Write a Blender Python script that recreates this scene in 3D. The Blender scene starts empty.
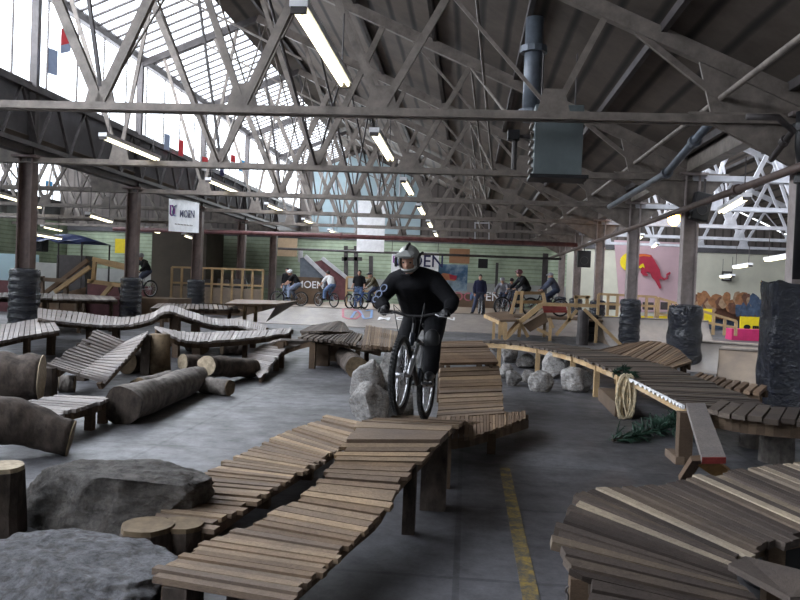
import bpy, bmesh, math, random
from mathutils import Vector, Matrix, noise
random.seed(7)
SC = bpy.context.scene
COL = SC.collection
V = Vector
Z = V((0, 0, 1))
# ------------------------------------------------------------------ camera
FPX, H = 780.0, 1.75
PSI, TH, RHO = math.radians(4.95), math.radians(1.08), 0.04
fwd = V((-math.sin(PSI) * math.cos(TH), math.cos(PSI) * math.cos(TH), -math.sin(TH)))
r0 = V((math.cos(PSI), math.sin(PSI), 0)); u0 = r0.cross(fwd)
rgt = r0 * math.cos(RHO) + u0 * math.sin(RHO)
upv = u0 * math.cos(RHO) - r0 * math.sin(RHO)
CAMP = V((0, 0, H))
cd = bpy.data.cameras.new('camera'); cam = bpy.data.objects.new('camera', cd); COL.objects.link(cam)
cd.sensor_width = 36.0; cd.lens = 36.0 * FPX / 800.0; cd.clip_start = 0.05; cd.clip_end = 300
cam.matrix_world = Matrix(((rgt.x, upv.x, -fwd.x, 0), (rgt.y, upv.y, -fwd.y, 0), (rgt.z, upv.z, -fwd.z, H), (0, 0, 0, 1)))
SC.camera = cam
def ray(x, y): return fwd + rgt * ((x - 400) / FPX) + upv * ((300 - y) / FPX)
def az(x, y, z=0.0):
    d = ray(x, y); return CAMP + d * ((z - H) / d.z)
def ay(x, y, Y):
    d = ray(x, y); return CAMP + d * (Y / d.y)
# ------------------------------------------------------------------ materials
MATS = {}
def _nt(name):
    m = bpy.data.materials.new(name); m.use_nodes = True
    nt = m.node_tree; b = nt.nodes['Principled BSDF']
    MATS[name] = m
    return m, nt, b
def _mix(nt, a, b, f, blend='MIX'):
    n = nt.nodes.new('ShaderNodeMix'); n.data_type = 'RGBA'; n.blend_type = blend
    for sock, v in ((n.inputs[0], f), (n.inputs[6], a), (n.inputs[7], b)):
        if hasattr(v, 'is_output'): nt.links.new(v, sock)
        else: sock.default_value = v if not isinstance(v, tuple) else (*v[:3], 1)
    return n.outputs[2]
def _noise(nt, scale, detail=4, rough=.6, stretch=None, dist=0):
    tc = nt.nodes.new('ShaderNodeTexCoord'); src = tc.outputs['Object']
    if stretch:
        mp = nt.nodes.new('ShaderNodeMapping'); mp.inputs['Scale'].default_value = stretch
        nt.links.new(src, mp.inputs[0]); src = mp.outputs[0]
    n = nt.nodes.new('ShaderNodeTexNoise'); n.inputs['Scale'].default_value = scale
    n.inputs['Detail'].default_value = detail; n.inputs['Roughness'].default_value = rough; n.inputs['Distortion'].default_value = dist
    nt.links.new(src, n.inputs['Vector'])
    return n.outputs['Fac']
def _ramp(nt, fac, stops):
    r = nt.nodes.new('ShaderNodeValToRGB'); e = r.color_ramp.elements
    while len(e) < len(stops): e.new(.5)
    for k, (p, c) in enumerate(stops):
        e[k].position = p; e[k].color = (*c[:3], 1)
    nt.links.new(fac, r.inputs[0]); return r.outputs[0]
def _bump(nt, b, h, strength=.3, dist=.02):
    bp = nt.nodes.new('ShaderNodeBump'); bp.inputs['Strength'].default_value = strength; bp.inputs['Distance'].default_value = dist
    nt.links.new(h, bp.inputs['Height']); nt.links.new(bp.outputs[0], b.inputs['Normal'])
def plain(name, c, rough=.6, metal=0, amt=.35, scale=6, bump=0, stretch=None, spec=.4):
    m, nt, b = _nt(name)
    f = _noise(nt, scale, 5, .65, stretch)
    lo = tuple(x * (1 - amt) for x in c); hi = tuple(min(1, x * (1 + amt)) for x in c)
    nt.links.new(_ramp(nt, f, [(.3, lo), (.7, hi)]), b.inputs['Base Color'])
    b.inputs['Roughness'].default_value = rough; b.inputs['Metallic'].default_value = metal
    b.inputs['Specular IOR Level'].default_value = spec
    if bump: _bump(nt, b, f, bump)
    return m
def wood(name, stops, rough=.75, grain=.35, spec=.3):
    """colour per plank (each plank is a mesh island) times a fine grain and large stains"""
    m, nt, b = _nt(name)
    g = nt.nodes.new('ShaderNodeNewGeometry')
    c = _ramp(nt, g.outputs['Random Per Island'], stops)
    n1 = _noise(nt, 26, 6, .7, (1, 1, 4), 1.5); n2 = _noise(nt, 2.2, 3, .6)
    g1 = _ramp(nt, n1, [(.3, (1 - grain,) * 3), (.7, (1 + grain * .4,) * 3)])
    g2 = _ramp(nt, n2, [(.3, (.72, .72, .75)), (.7, (1.08, 1.05, 1.0))])
    c = _mix(nt, c, g1, 1.0, 'MULTIPLY'); c = _mix(nt, c, g2, 1.0, 'MULTIPLY')
    nt.links.new(c, b.inputs['Base Color']); b.inputs['Roughness'].default_value = rough
    b.inputs['Specular IOR Level'].default_value = spec
    _bump(nt, b, n1, .4, .015)
    return m
def emit(name, c, s):
    m, nt, b = _nt(name)
    b.inputs['Base Color'].default_value = (*c, 1); b.inputs['Emission Color'].default_value = (*c, 1); b.inputs['Emission Strength'].default_value = s
    return m
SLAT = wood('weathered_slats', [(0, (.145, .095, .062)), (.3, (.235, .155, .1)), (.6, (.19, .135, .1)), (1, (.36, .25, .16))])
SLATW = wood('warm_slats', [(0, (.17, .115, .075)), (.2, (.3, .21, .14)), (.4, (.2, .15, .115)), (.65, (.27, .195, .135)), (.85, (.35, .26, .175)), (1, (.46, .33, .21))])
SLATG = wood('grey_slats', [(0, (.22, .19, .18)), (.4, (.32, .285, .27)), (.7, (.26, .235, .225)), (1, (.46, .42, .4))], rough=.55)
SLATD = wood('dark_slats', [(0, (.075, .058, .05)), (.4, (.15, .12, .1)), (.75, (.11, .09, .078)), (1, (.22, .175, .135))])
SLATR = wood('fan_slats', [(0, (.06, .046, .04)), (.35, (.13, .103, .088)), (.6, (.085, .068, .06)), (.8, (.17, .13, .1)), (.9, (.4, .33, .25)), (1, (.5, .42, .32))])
SLATE_ = plain('slat_ends', (.5, .42, .33), .7, amt=.25, scale=20)
TIMBER = wood('old_timber', [(0, (.1, .068, .045)), (.5, (.16, .11, .075)), (1, (.21, .15, .1))])
PINE = wood('fresh_pine', [(0, (.5, .33, .17)), (.5, (.62, .44, .24)), (1, (.7, .53, .33))])
PLY = wood('plywood', [(0, (.3, .235, .18)), (1, (.38, .3, .235))], rough=.5, grain=.12)
PLYG = wood('pale_plywood', [(0, (.29, .26, .24)), (1, (.34, .305, .28))], rough=.45, grain=.1)
PLYD = wood('brown_plywood', [(0, (.13, .085, .055)), (1, (.19, .13, .085))], rough=.6, grain=.2)
BARK = plain('bark', (.075, .058, .048), .9, 0, .65, 9, 1.0, (1, 1, .5))
BARKG = plain('grey_bark', (.17, .15, .135), .85, 0, .6, 8, .9)
CUT = plain('cut_wood', (.42, .34, .24), .8, 0, .35, 14, .3)
CUTD = plain('dull_cut_wood', (.16, .115, .07), .8, 0, .4, 10, .3)
def stone(name, c, amt=.5, sc=1.0):
    m, nt, b = _nt(name)
    n1 = _noise(nt, 2.3 * sc, 8, .75, None, .8); n2 = _noise(nt, 14 * sc, 8, .8); n3 = _noise(nt, 5 * sc, 3, .5, (1, 1, 2.5), 2)
    lo = tuple(x * (1 - amt) for x in c); hi = tuple(x * (1 + amt) for x in c)
    a = _ramp(nt, n1, [(.32, lo), (.5, c), (.68, hi)]); d = _ramp(nt, n2, [(.35, (.5, .5, .5)), (.5, (1, 1, 1)), (.7, (1.5, 1.48, 1.45))])
    e = _ramp(nt, n3, [(.38, (.55, .5, .45)), (.52, (1, 1, 1))])
    c2 = _mix(nt, _mix(nt, a, d, 1, 'MULTIPLY'), e, .7, 'MULTIPLY')
    nt.links.new(c2, b.inputs['Base Color']); b.inputs['Roughness'].default_value = .75; b.inputs['Specular IOR Level'].default_value = .35
    mm = nt.nodes.new('ShaderNodeMath'); mm.operation = 'ADD'; nt.links.new(n1, mm.inputs[0]); nt.links.new(n2, mm.inputs[1])
    _bump(nt, b, mm.outputs[0], .9, .07); return m
ROCKD = stone('dark_boulder', (.12, .108, .1), .55); ROCKS = stone('slab_boulder', (.19, .19, .205), .45, 1.5)
ROCKL = stone('pale_boulder', (.5, .48, .47), .35, 1.5); ROCKM = stone('grey_boulder', (.3, .285, .275), .45, 1.5)
STEEL = plain('grey_painted_steel', (.19, .163, .143), .5, .1, .4, 3, .1)
STEELD = plain('dark_painted_steel', (.062, .054, .054), .55, .1, .4, 3, .1)
STEELL = plain('white_painted_steel', (.5, .5, .53), .5, .0, .2, 3, .1)
POSTB = plain('brown_painted_steel', (.15, .105, .095), .5, 0, .35, 3, .1)
POSTG = plain('taupe_painted_steel', (.3, .255, .245), .5, 0, .3, 3, .1)
RUST = plain('oxide_red_pipe', (.17, .07, .07), .5, 0, .4, 4, .1)
DUCT = plain('slate_pipe', (.13, .15, .18), .4, .2, .3, 3)
HEATER = plain('heater_casing', (.13, .155, .16), .45, .1, .15, 2)
BLACK = plain('black_paint', (.012, .012, .014), .5, 0, .3, 5)
def plastic():
    m, nt, b = _nt('wrapped_black_plastic')
    f = _noise(nt, 4.5, 5, .6, (1, 1, 1.3), 3.0)
    nt.links.new(_ramp(nt, f, [(.35, (.004, .005, .011)), (.7, (.013, .017, .034))]), b.inputs['Base Color'])
    b.inputs['Roughness'].default_value = .16; b.inputs['Specular IOR Level'].default_value = .55
    b.inputs['Coat Weight'].default_value = .25; b.inputs['Coat Roughness'].default_value = .08
    _bump(nt, b, f, 1.0, .16); return m
PLASTIC = plastic()
def concrete():
    m, nt, b = _nt('stained_concrete')
    n1 = _noise(nt, .35, 6, .65); n2 = _noise(nt, 3.0, 8, .75); n3 = _noise(nt, 40, 3, .6)
    c1 = _ramp(nt, n1, [(.36, (.05, .049, .053)), (.5, (.094, .092, .1)), (.66, (.185, .187, .205))])
    c2 = _ramp(nt, n2, [(.25, (.45, .44, .43)), (.5, (.95, .95, .95)), (.75, (1.25, 1.25, 1.25))])
    c3 = _ramp(nt, n3, [(.3, (.85, .85, .85)), (.7, (1.1, 1.1, 1.1))])
    c = _mix(nt, _mix(nt, c1, c2, 1, 'MULTIPLY'), c3, 1, 'MULTIPLY')
    # slab joints
    tc = nt.nodes.new('ShaderNodeTexCoord'); br = nt.nodes.new('ShaderNodeTexBrick')
    br.inputs['Scale'].default_value = .16; br.inputs['Mortar Size'].default_value = .0035; br.offset = 0
    br.inputs['Color1'].default_value = (1, 1, 1, 1); br.inputs['Color2'].default_value = (.86, .86, .86, 1); br.inputs['Mortar'].default_value = (.6, .6, .6, 1)
    nt.links.new(tc.outputs['Object'], br.inputs['Vector'])
    c = _mix(nt, c, br.outputs[0], 1, 'MULTIPLY')
    nt.links.new(c, b.inputs['Base Color'])
    nt.links.new(_ramp(nt, n2, [(.3, (.62,) * 3), (.7, (.36,) * 3)]), b.inputs['Roughness'])
    b.inputs['Specular IOR Level'].default_value = .45
    _bump(nt, b, n2, .12, .01); return m
CONC = concrete()
def boards(name, c1, c2, scale, axis, cells=6.0):
    """sheathing: broad boards across one axis"""
    m, nt, b = _nt(name)
    tc = nt.nodes.new('ShaderNodeTexCoord'); w = nt.nodes.new('ShaderNodeTexWave')
    w.bands_direction = axis; w.inputs['Scale'].default_value = scale; w.inputs['Distortion'].default_value = .4; w.inputs['Detail'].default_value = 2
    nt.links.new(tc.outputs['Object'], w.inputs[0])
    n = _noise(nt, .6, 5, .7)
    c = _mix(nt, _ramp(nt, w.outputs['Fac'], [(.0, c1), (.25, c2), (1, c2)]), _ramp(nt, n, [(.3, (.55, .54, .53)), (.7, (1.15, 1.15, 1.15))]), 1, 'MULTIPLY')
    nt.links.new(c, b.inputs['Base Color']); b.inputs['Roughness'].default_value = .8
    return m
ROOFM = boards('roof_boards', (.02, .016, .013), (.125, .1, .082), .55, 'X')
GREENW = boards('green_cladding', (.3, .37, .25), (.46, .54, .39), 1.2, 'Z')
PALEW = plain('pale_painted_wall', (.66, .64, .53), .8, 0, .12, .5)
GREYW = plain('grey_painted_wall', (.4, .4, .38), .8, 0, .2, .6)
PINKW = plain('pink_mural_ground', (.55, .38, .41), .8, 0, .1, .5)
BROWNW = boards('brown_gable_boards', (.06, .05, .045), (.13, .11, .1), .6, 'X')
UPST = plain('dim_upstand', (.1, .095, .1), .8, 0, .3, 1)
def translucent_panels():
    m, nt, b = _nt('teal_translucent_wall'); out = nt.nodes['Material Output']
    n = _noise(nt, .5, 4, .6); c = _ramp(nt, n, [(.3, (.5, .62, .66)), (.7, (.66, .78, .82))])
    nt.links.new(c, b.inputs['Base Color']); b.inputs['Roughness'].default_value = .6
    t = nt.nodes.new('ShaderNodeBsdfTranslucent'); nt.links.new(c, t.inputs[0])
    mx = nt.nodes.new('ShaderNodeMixShader'); mx.inputs[0].default_value = .55
    nt.links.new(b.outputs[0], mx.inputs[1]); nt.links.new(t.outputs[0], mx.inputs[2]); nt.links.new(mx.outputs[0], out.inputs[0]); return m
TEALW = translucent_panels()
def glass():
    m, nt, b = _nt('window_glass')
    nt.nodes.remove(b); out = nt.nodes['Material Output']
    t = nt.nodes.new('ShaderNodeBsdfTransparent'); t.inputs[0].default_value = (.96, .98, 1, 1)
    d = nt.nodes.new('ShaderNodeBsdfTranslucent'); d.inputs[0].default_value = (.9, .92, .95, 1)
    gl = nt.nodes.new('ShaderNodeBsdfGlossy'); gl.inputs['Roughness'].default_value = .1
    mx = nt.nodes.new('ShaderNodeMixShader'); mx.inputs[0].default_value = .12
    m2 = nt.nodes.new('ShaderNodeMixShader'); m2.inputs[0].default_value = .04
    nt.links.new(t.outputs[0], mx.inputs[1]); nt.links.new(d.outputs[0], mx.inputs[2])
    nt.links.new(mx.outputs[0], m2.inputs[1]); nt.links.new(gl.outputs[0], m2.inputs[2])
    nt.links.new(m2.outputs[0], out.inputs[0]); return m
GLASS = glass()
TUBE = emit('lit_fluorescent_tube', (1, .93, .66), 2.6)
LAMPO = emit('amber_lamp', (1, .45, .08), 30)
def paint(name, c, rough=.55, amt=.12): return plain(name, c, rough, 0, amt, 4)
WHITE = paint('white_paint', (.86, .86, .88)); RED = paint('red_paint', (.42, .03, .06)); BLUE = paint('blue_paint', (.12, .25, .55))
YEL = paint('yellow_paint', (.85, .65, .02)); MAG = paint('magenta_paint', (.5, .03, .13)); NAVY = paint('navy_ink', (.02, .02, .08))
PURP = paint('purple_ink', (.25, .06, .3)); REDF = paint('dusty_red_paint', (.42, .13, .17)); BLUEF = paint('dusty_blue_paint', (.22, .33, .55))
DKRED = plain('red_carpet', (.24, .035, .03), .9, 0, .3, 8)
MAROON = plain('maroon_boards', (.13, .05, .055), .7, 0, .3, 3)
TARP = plain('blue_tarp', (.03, .06, .22), .4, 0, .3, 2, .3)
NEEDLE = plain('pine_needles', (.012, .04, .024), .7, 0, .6, 12)
ROPE = plain('straw_rope', (.68, .56, .38), .9, 0, .4, 20, .5)
RUB = plain('tyre_rubber', (.012, .012, .013), .7, 0, .3, 20, .2)
ALU = plain('brushed_alloy', (.4, .4, .42), .3, .8, .15, 6)
SKIN = plain('skin', (.5, .29, .21), .5, 0, .1, 8)
def worn_yellow():
    m, nt, b = _nt('worn_yellow_line')
    n = _noise(nt, 7, 8, .8)
    c = _ramp(nt, n, [(.44, (.075, .07, .068)), (.6, (.3, .21, .045))])
    nt.links.new(c, b.inputs['Base Color']); b.inputs['Roughness'].default_value = .6; return m
YLINE = worn_yellow()
# ------------------------------------------------------------------ objects
def tag(o, label=None, cat=None, group=None, kind=None):
    if label: o['label'] = label
    if cat: o['category'] = cat
    if group: o['group'] = group
    if kind: o['kind'] = kind
    return o
def T(name, label, cat, loc=(0, 0, 0), group=None):
    o = bpy.data.objects.new(name, None); COL.objects.link(o); o.location = loc; o.empty_display_size = .1
    return tag(o, label, cat, group)
def off(p):
    v = V((0, 0, 0))
    while p is not None: v += V(p.location); p = p.parent
    return v
class MB:
    def __init__(s): s.bm = bmesh.new()
    def hexa(s, p):   # 8 points: bottom 4 ccw, top 4 ccw
        v = [s.bm.verts.new(q) for q in p]
        for f in ((3, 2, 1, 0), (4, 5, 6, 7), (0, 1, 5, 4), (1, 2, 6, 5), (2, 3, 7, 6), (3, 0, 4, 7)): s.bm.faces.new([v[i] for i in f])
        return s
    def box(s, c, d, rz=0):
        c = V(c); x, y, z = d[0] / 2, d[1] / 2, d[2] / 2; R = Matrix.Rotation(rz, 3, 'Z')
        return s.hexa([c + R @ V(q) for q in ((-x, -y, -z), (x, -y, -z), (x, y, -z), (-x, y, -z), (-x, -y, z), (x, -y, z), (x, y, z), (-x, y, z))])
    def bar(s, a, b, w, h, up=Z):
        a, b = V(a), V(b); d = (b - a)
        if d.length < 1e-5: return s
        d.normalize(); sd = d.cross(V(up))
        if sd.length < 1e-3: sd = d.cross(V((0, 1, 0)))
        sd.normalize(); u = sd.cross(d) * (h / 2); sd = sd * (w / 2)
        return s.hexa([a - sd - u, a + sd - u, b + sd - u, b - sd - u, a - sd + u, a + sd + u, b + sd + u, b - sd + u])
    def tube(s, pts, r, n=8, cap=True, closed=False):
        pts = [V(p) for p in pts]; N = len(pts)
        rs = r if isinstance(r, (list, tuple)) else [r] * N
        rings = []; prev = None
        for i, p in enumerate(pts):
            if closed: t = pts[(i + 1) % N] - pts[i - 1]
            else: t = pts[min(i + 1, N - 1)] - pts[max(i - 1, 0)]
            t.normalize()
            if prev is None:
                a = t.cross(Z)
                if a.length < 1e-3: a = t.cross(V((0, 1, 0)))
            else: a = prev - t * prev.dot(t)
            a.normalize(); prev = a; bb = t.cross(a)
            rings.append([s.bm.verts.new(p + (a * math.cos(2 * math.pi * k / n) + bb * math.sin(2 * math.pi * k / n)) * rs[i]) for k in range(n)])
        for i in range(N if closed else N - 1):
            A, B = rings[i], rings[(i + 1) % N]
            for k in range(n): s.bm.faces.new([A[k], A[(k + 1) % n], B[(k + 1) % n], B[k]])
        if cap and not closed:
            s.bm.faces.new(rings[0][::-1]); s.bm.faces.new(rings[-1])
        return s
    def cap_chain(s, pts, rs, n=12):
        """closed tapered limb with round ends (for remeshing)"""
        pts = [V(p) for p in pts]; P, R = [], []
        d0 = (pts[0] - pts[1]).normalized(); d1 = (pts[-1] - pts[-2]).normalized()
        for k in (1.0, .87, .5): P.append(pts[0] + d0 * rs[0] * k); R.append(max(.08 * rs[0], rs[0] * math.sqrt(max(0, 1 - k * k))))
        P += pts; R += list(rs)
        for k in (.5, .87, 1.0): P.append(pts[-1] + d1 * rs[-1] * k); R.append(max(.08 * rs[-1], rs[-1] * math.sqrt(max(0, 1 - k * k))))
        return s.tube(P, R, n)
    def ell(s, c, r, M=None, n=16):
        tmp = bmesh.new(); bmesh.ops.create_uvsphere(tmp, u_segments=n, v_segments=max(6, n * 2 // 3), radius=1)
        mp = {}
        for v in tmp.verts:
            q = V((v.co.x * r[0], v.co.y * r[1], v.co.z * r[2]))
            if M is not None: q = M @ q
            mp[v.index] = s.bm.verts.new(V(c) + q)
        tmp.verts.index_update()
        mp = {v.index: w for v, w in zip(tmp.verts, mp.values())}
        for f in tmp.faces: s.bm.faces.new([mp[v.index] for v in f.verts])
        tmp.free(); return s
    def torus(s, c, R, r, ax, n=32, m=8, squash=1):
        ax = V(ax).normalized(); a = ax.orthogonal().normalized(); b = ax.cross(a)
        pts = [V(c) + (a * math.cos(2 * math.pi * k / n) + b * math.sin(2 * math.pi * k / n)) * R for k in range(n)]
        return s.tube(pts, r, m, closed=True)
    def lathe(s, prof, c=(0, 0, 0), n=20, wob=0, seed=0):
        c = V(c); rings = []
        for (r, z) in prof:
            ring = []
            for k in range(n):
                t = 2 * math.pi * k / n
                rr = r * (1 + wob * noise.noise(V((math.cos(t) * 1.7 + seed, math.sin(t) * 1.7, z * 3))))
                ring.append(s.bm.verts.new(c + V((rr * math.cos(t), rr * math.sin(t), z))))
            rings.append(ring)
        for A, B in zip(rings, rings[1:]):
            for k in range(n): s.bm.faces.new([A[k], A[(k + 1) % n], B[(k + 1) % n], B[k]])
        s.bm.faces.new(rings[0][::-1]); s.bm.faces.new(rings[-1]); return s
    def poly(s, pts, th=None):
        pts = [V(p) for p in pts]
        if th is None: s.bm.faces.new([s.bm.verts.new(p) for p in pts]); return s
        th = V(th); a = [s.bm.verts.new(p) for p in pts]; b = [s.bm.verts.new(p + th) for p in pts]; n = len(pts)
        s.bm.faces.new(a[::-1]); s.bm.faces.new(b)
        for k in range(n): s.bm.faces.new([a[k], a[(k + 1) % n], b[(k + 1) % n], b[k]])
        return s
    def build(s, name, mat, parent=None, smooth=False, bevel=0, keep=False):
        me = bpy.data.meshes.new(name)
        bmesh.ops.recalc_face_normals(s.bm, faces=s.bm.faces[:])
        if parent is not None: o_ = off(parent)
        elif keep: o_ = V((0, 0, 0))
        else:
            xs = [v.co for v in s.bm.verts]
            o_ = V(((min(p.x for p in xs) + max(p.x for p in xs)) / 2, (min(p.y for p in xs) + max(p.y for p in xs)) / 2, min(p.z for p in xs)))
        for v in s.bm.verts: v.co -= o_
        if smooth:
            for f in s.bm.faces: f.smooth = True
        s.bm.to_mesh(me); s.bm.free(); me.materials.append(mat)
        o = bpy.data.objects.new(name, me); COL.objects.link(o)
        if parent is not None: o.parent = parent
        else: o.location = o_
        if bevel:
            b = o.modifiers.new('b', 'BEVEL'); b.width = bevel; b.segments = 2; b.limit_method = 'ANGLE'
        return o
def bake(o, voxel=None, smooth=0, sub=0):
    """apply a voxel union + smoothing so that a body is one continuous surface"""
    if voxel:
        m = o.modifiers.new('r', 'REMESH'); m.mode = 'VOXEL'; m.voxel_size = voxel; m.use_smooth_shade = True
    if smooth:
        m = o.modifiers.new('s', 'SMOOTH'); m.iterations = smooth; m.factor = .5
    dg = bpy.context.evaluated_depsgraph_get(); dg.update()
    me = bpy.data.meshes.new_from_object(o.evaluated_get(dg)); old = o.data
    o.modifiers.clear(); o.data = me
    if not me.materials: me.materials.append(old.materials[0])
    return o
def dup(root, loc, rotz=None, label=None, group=None, name=None):
    r = root.copy(); COL.objects.link(r); r.location = loc
    if rotz is not None: r.rotation_euler = (0, 0, rotz)
    if label: r['label'] = label
    if group: r['group'] = group
    for ch in list(root.children):
        c = ch.copy(); COL.objects.link(c); c.parent = r
        for g in list(ch.children):
            d = g.copy(); COL.objects.link(d); d.parent = c
    return r
def text(s, name, size, p, ex, ey, mat, parent, depth=.01, align='CENTER'):
    cu = bpy.data.curves.new(name, 'FONT'); cu.body = s; cu.size = size; cu.align_x = align; cu.align_y = 'CENTER'; cu.extrude = depth / 2; cu.offset = size * .008
    t = bpy.data.objects.new(name, cu); COL.objects.link(t)
    dg = bpy.context.evaluated_depsgraph_get(); dg.update()
    me = bpy.data.meshes.new_from_object(t.evaluated_get(dg)); bpy.data.objects.remove(t)
    ex, ey = V(ex).normalized(), V(ey).normalized(); ez = ex.cross(ey); p = V(p) - off(parent)
    me.transform(Matrix(((ex.x, ey.x, ez.x, p.x), (ex.y, ey.y, ez.y, p.y), (ex.z, ey.z, ez.z, p.z), (0, 0, 0, 1))))
    me.materials.clear(); me.materials.append(mat)
    o = bpy.data.objects.new(name, me); COL.objects.link(o); o.parent = parent
    return o
# ================================================================== the building
XL, XR, BAY = -11.8, 5.4, 17.2
Y0, Y1 = -14.0, 53.0
TY = [13.3 + 6.6 * k for k in range(6)]          # truss lines in view
MB().box((-3, (Y0 + Y1) / 2, -.1), (54, Y1 - Y0, .2)).build('floor', CONC, keep=True)['kind'] = 'structure'
def struct(name, mb, m):
    o = mb.build(name, m); o['kind'] = 'structure'; return o
def slab(p, th):  # quad with thickness
    return MB().poly(p, th)
ZV, ZG, ZR, XP, ZP = 5.2, 6.64, 9.3, -7.6, 11.05
wn = 1
for bi, ox in enumerate((-BAY, 0, BAY)):
    struct('ceiling', slab([(XR + ox, Y0, ZV), (XR + ox, Y1, ZV), (XP + ox, Y1, ZP), (XP + ox, Y0, ZP)], (.05, 0, .12)), ROOFM)
    struct('wall_upstand', slab([(XL + ox, Y0, ZV - .1), (XL + ox, Y1, ZV - .1), (XL + ox, Y1, ZG), (XL + ox, Y0, ZG)], (-.1, 0, 0)), UPST)
    # upright glazing and sloping roof glazing
    w = struct('window_%d' % wn, slab([(XL + ox, Y0, ZG), (XL + ox, Y1, ZG), (XL + ox, Y1, ZR), (XL + ox, Y0, ZR)], (-.02, 0, 0)), GLASS); wn += 1
    b = MB(); y = Y0
    while y <= Y1:
        b.box((XL + ox, y, (ZG + ZR) / 2), (.05, .04, ZR - ZG)); y += 1.65
    for z in (ZG + .02, ZR): b.box((XL + ox, (Y0 + Y1) / 2, z), (.16, Y1 - Y0, .14))
    b.build('window_frame', STEELD, w)
    xe, ze = XP - .9 + ox, ZR + (ZP - ZR) * (XP - .9 - XL) / (XP - XL)
    w = struct('window_%d' % wn, slab([(XL + ox, Y0, ZR), (XL + ox, Y1, ZR), (xe, Y1, ze), (xe, Y0, ze)], (0, 0, .02)), GLASS); wn += 1
    b = MB(); y = Y0
    while y <= Y1:
        b.bar((XL + ox, y, ZR), (xe, y, ze), .06, .07); y += .6
    b.build('window_frame', STEELD, w)
    struct('ceiling', slab([(xe, Y0, ze), (xe, Y1, ze), (XP + ox, Y1, ZP), (XP + ox, Y0, ZP)], (0, 0, .1)), ROOFM)
    # ridge beam above the upright glazing, and purlins under the boarding
    tag(MB().box((XL + .1 + ox, (Y0 + Y1) / 2, ZR), (.2, Y1 - Y0, .28)).build('eaves_beam', STEELD), kind='structure')
    for k in range(7):
        x = XP + .3 + (XR - XP - .6) * k / 6; z = ZP - (x - XP) * (ZP - ZV) / (XR - XP)
        tag(MB().box((x + ox, (Y0 + Y1) / 2, z - .1), (.1, Y1 - Y0, .16)).build('purlin_beam', STEELD), kind='structure')
# end walls and side walls
def gable(y, m, name):
    pts = [(-28.4, y, 0), (22.3, y, 0), (22.3, y, ZV)]
    for ox in (BAY, 0, -BAY): pts += [(XP + ox, y, ZP), (XL + ox, y, ZR), (XL + ox, y, ZV + .05)]
    pts = [p for i, p in enumerate(pts)]
    return struct(name, MB().poly(pts, (0, .04, 0)), m)
gable(Y1, BROWNW, 'wall_back')
gw = struct('window_%d' % wn, MB().poly([(-10.9, Y1 - .1, 5.2), (-3.4, Y1 - .1, 5.2), (-3.4, Y1 - .1, 8.8), (-7.6, Y1 - .1, 10.7), (-10.9, Y1 - .1, 9.3)], (0, .04, 0)), TEALW)
b = MB()
for x in (-9.4, -7.9, -6.4, -4.9): b.box((x, Y1 - .14, 7.4), (.07, .06, 4.4))
b.build('window_frame', STEELL, gw)
gl_ = bpy.data.lights.new('gable_daylight', 'AREA'); gl_.shape = 'RECTANGLE'; gl_.size = 7; gl_.size_y = 4; gl_.energy = 500; gl_.color = (.9, .96, 1)
go_ = bpy.data.objects.new('gable_daylight', gl_); COL.objects.link(go_); go_.location = (-7.2, Y1 - .4, 7.3); go_.rotation_euler = (math.radians(-90), 0, 0)
gable(Y0 - .2, GREYW, 'wall_front')
struct('wall_left', MB().box((-28.5, (Y0 + Y1) / 2, 2.6), (.2, Y1 - Y0, 5.2)), GREENW)
struct('wall_right', MB().box((22.4, (Y0 + Y1) / 2, 2.6), (.2, Y1 - Y0, 5.2)), GREYW)
# lower claddings of the end wall
def facing(name, x0, x1, z0, z1, m, y=Y1 - .06):
    return struct(name, MB().box(((x0 + x1) / 2, y, (z0 + z1) / 2), (x1 - x0, .1, z1 - z0)), m)
facing('wall_back_cladding', -28.3, 6.5, 0, 4.7, GREENW)
facing('wall_back_plaster', 6.5, 22.2, 0, 5.1, PALEW)
facing('trim_1', -28.3, 22.2, 4.7, 5.2, UPST, Y1 - .15)
facing('trim_2', -28.3, 6.5, 1.2, 2.1, GREYW, Y1 - .14)
# dark opening, left bay: added solid box with the shade put into its brown
tag(MB().box((-18.6, 50.5, 2.4), (3.6, 3.5, 4.8)).build('wall_dark_opening', plain('opening_shade_brown', (.075, .06, .045), .8, 0, .2, 1)), kind='structure')

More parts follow.
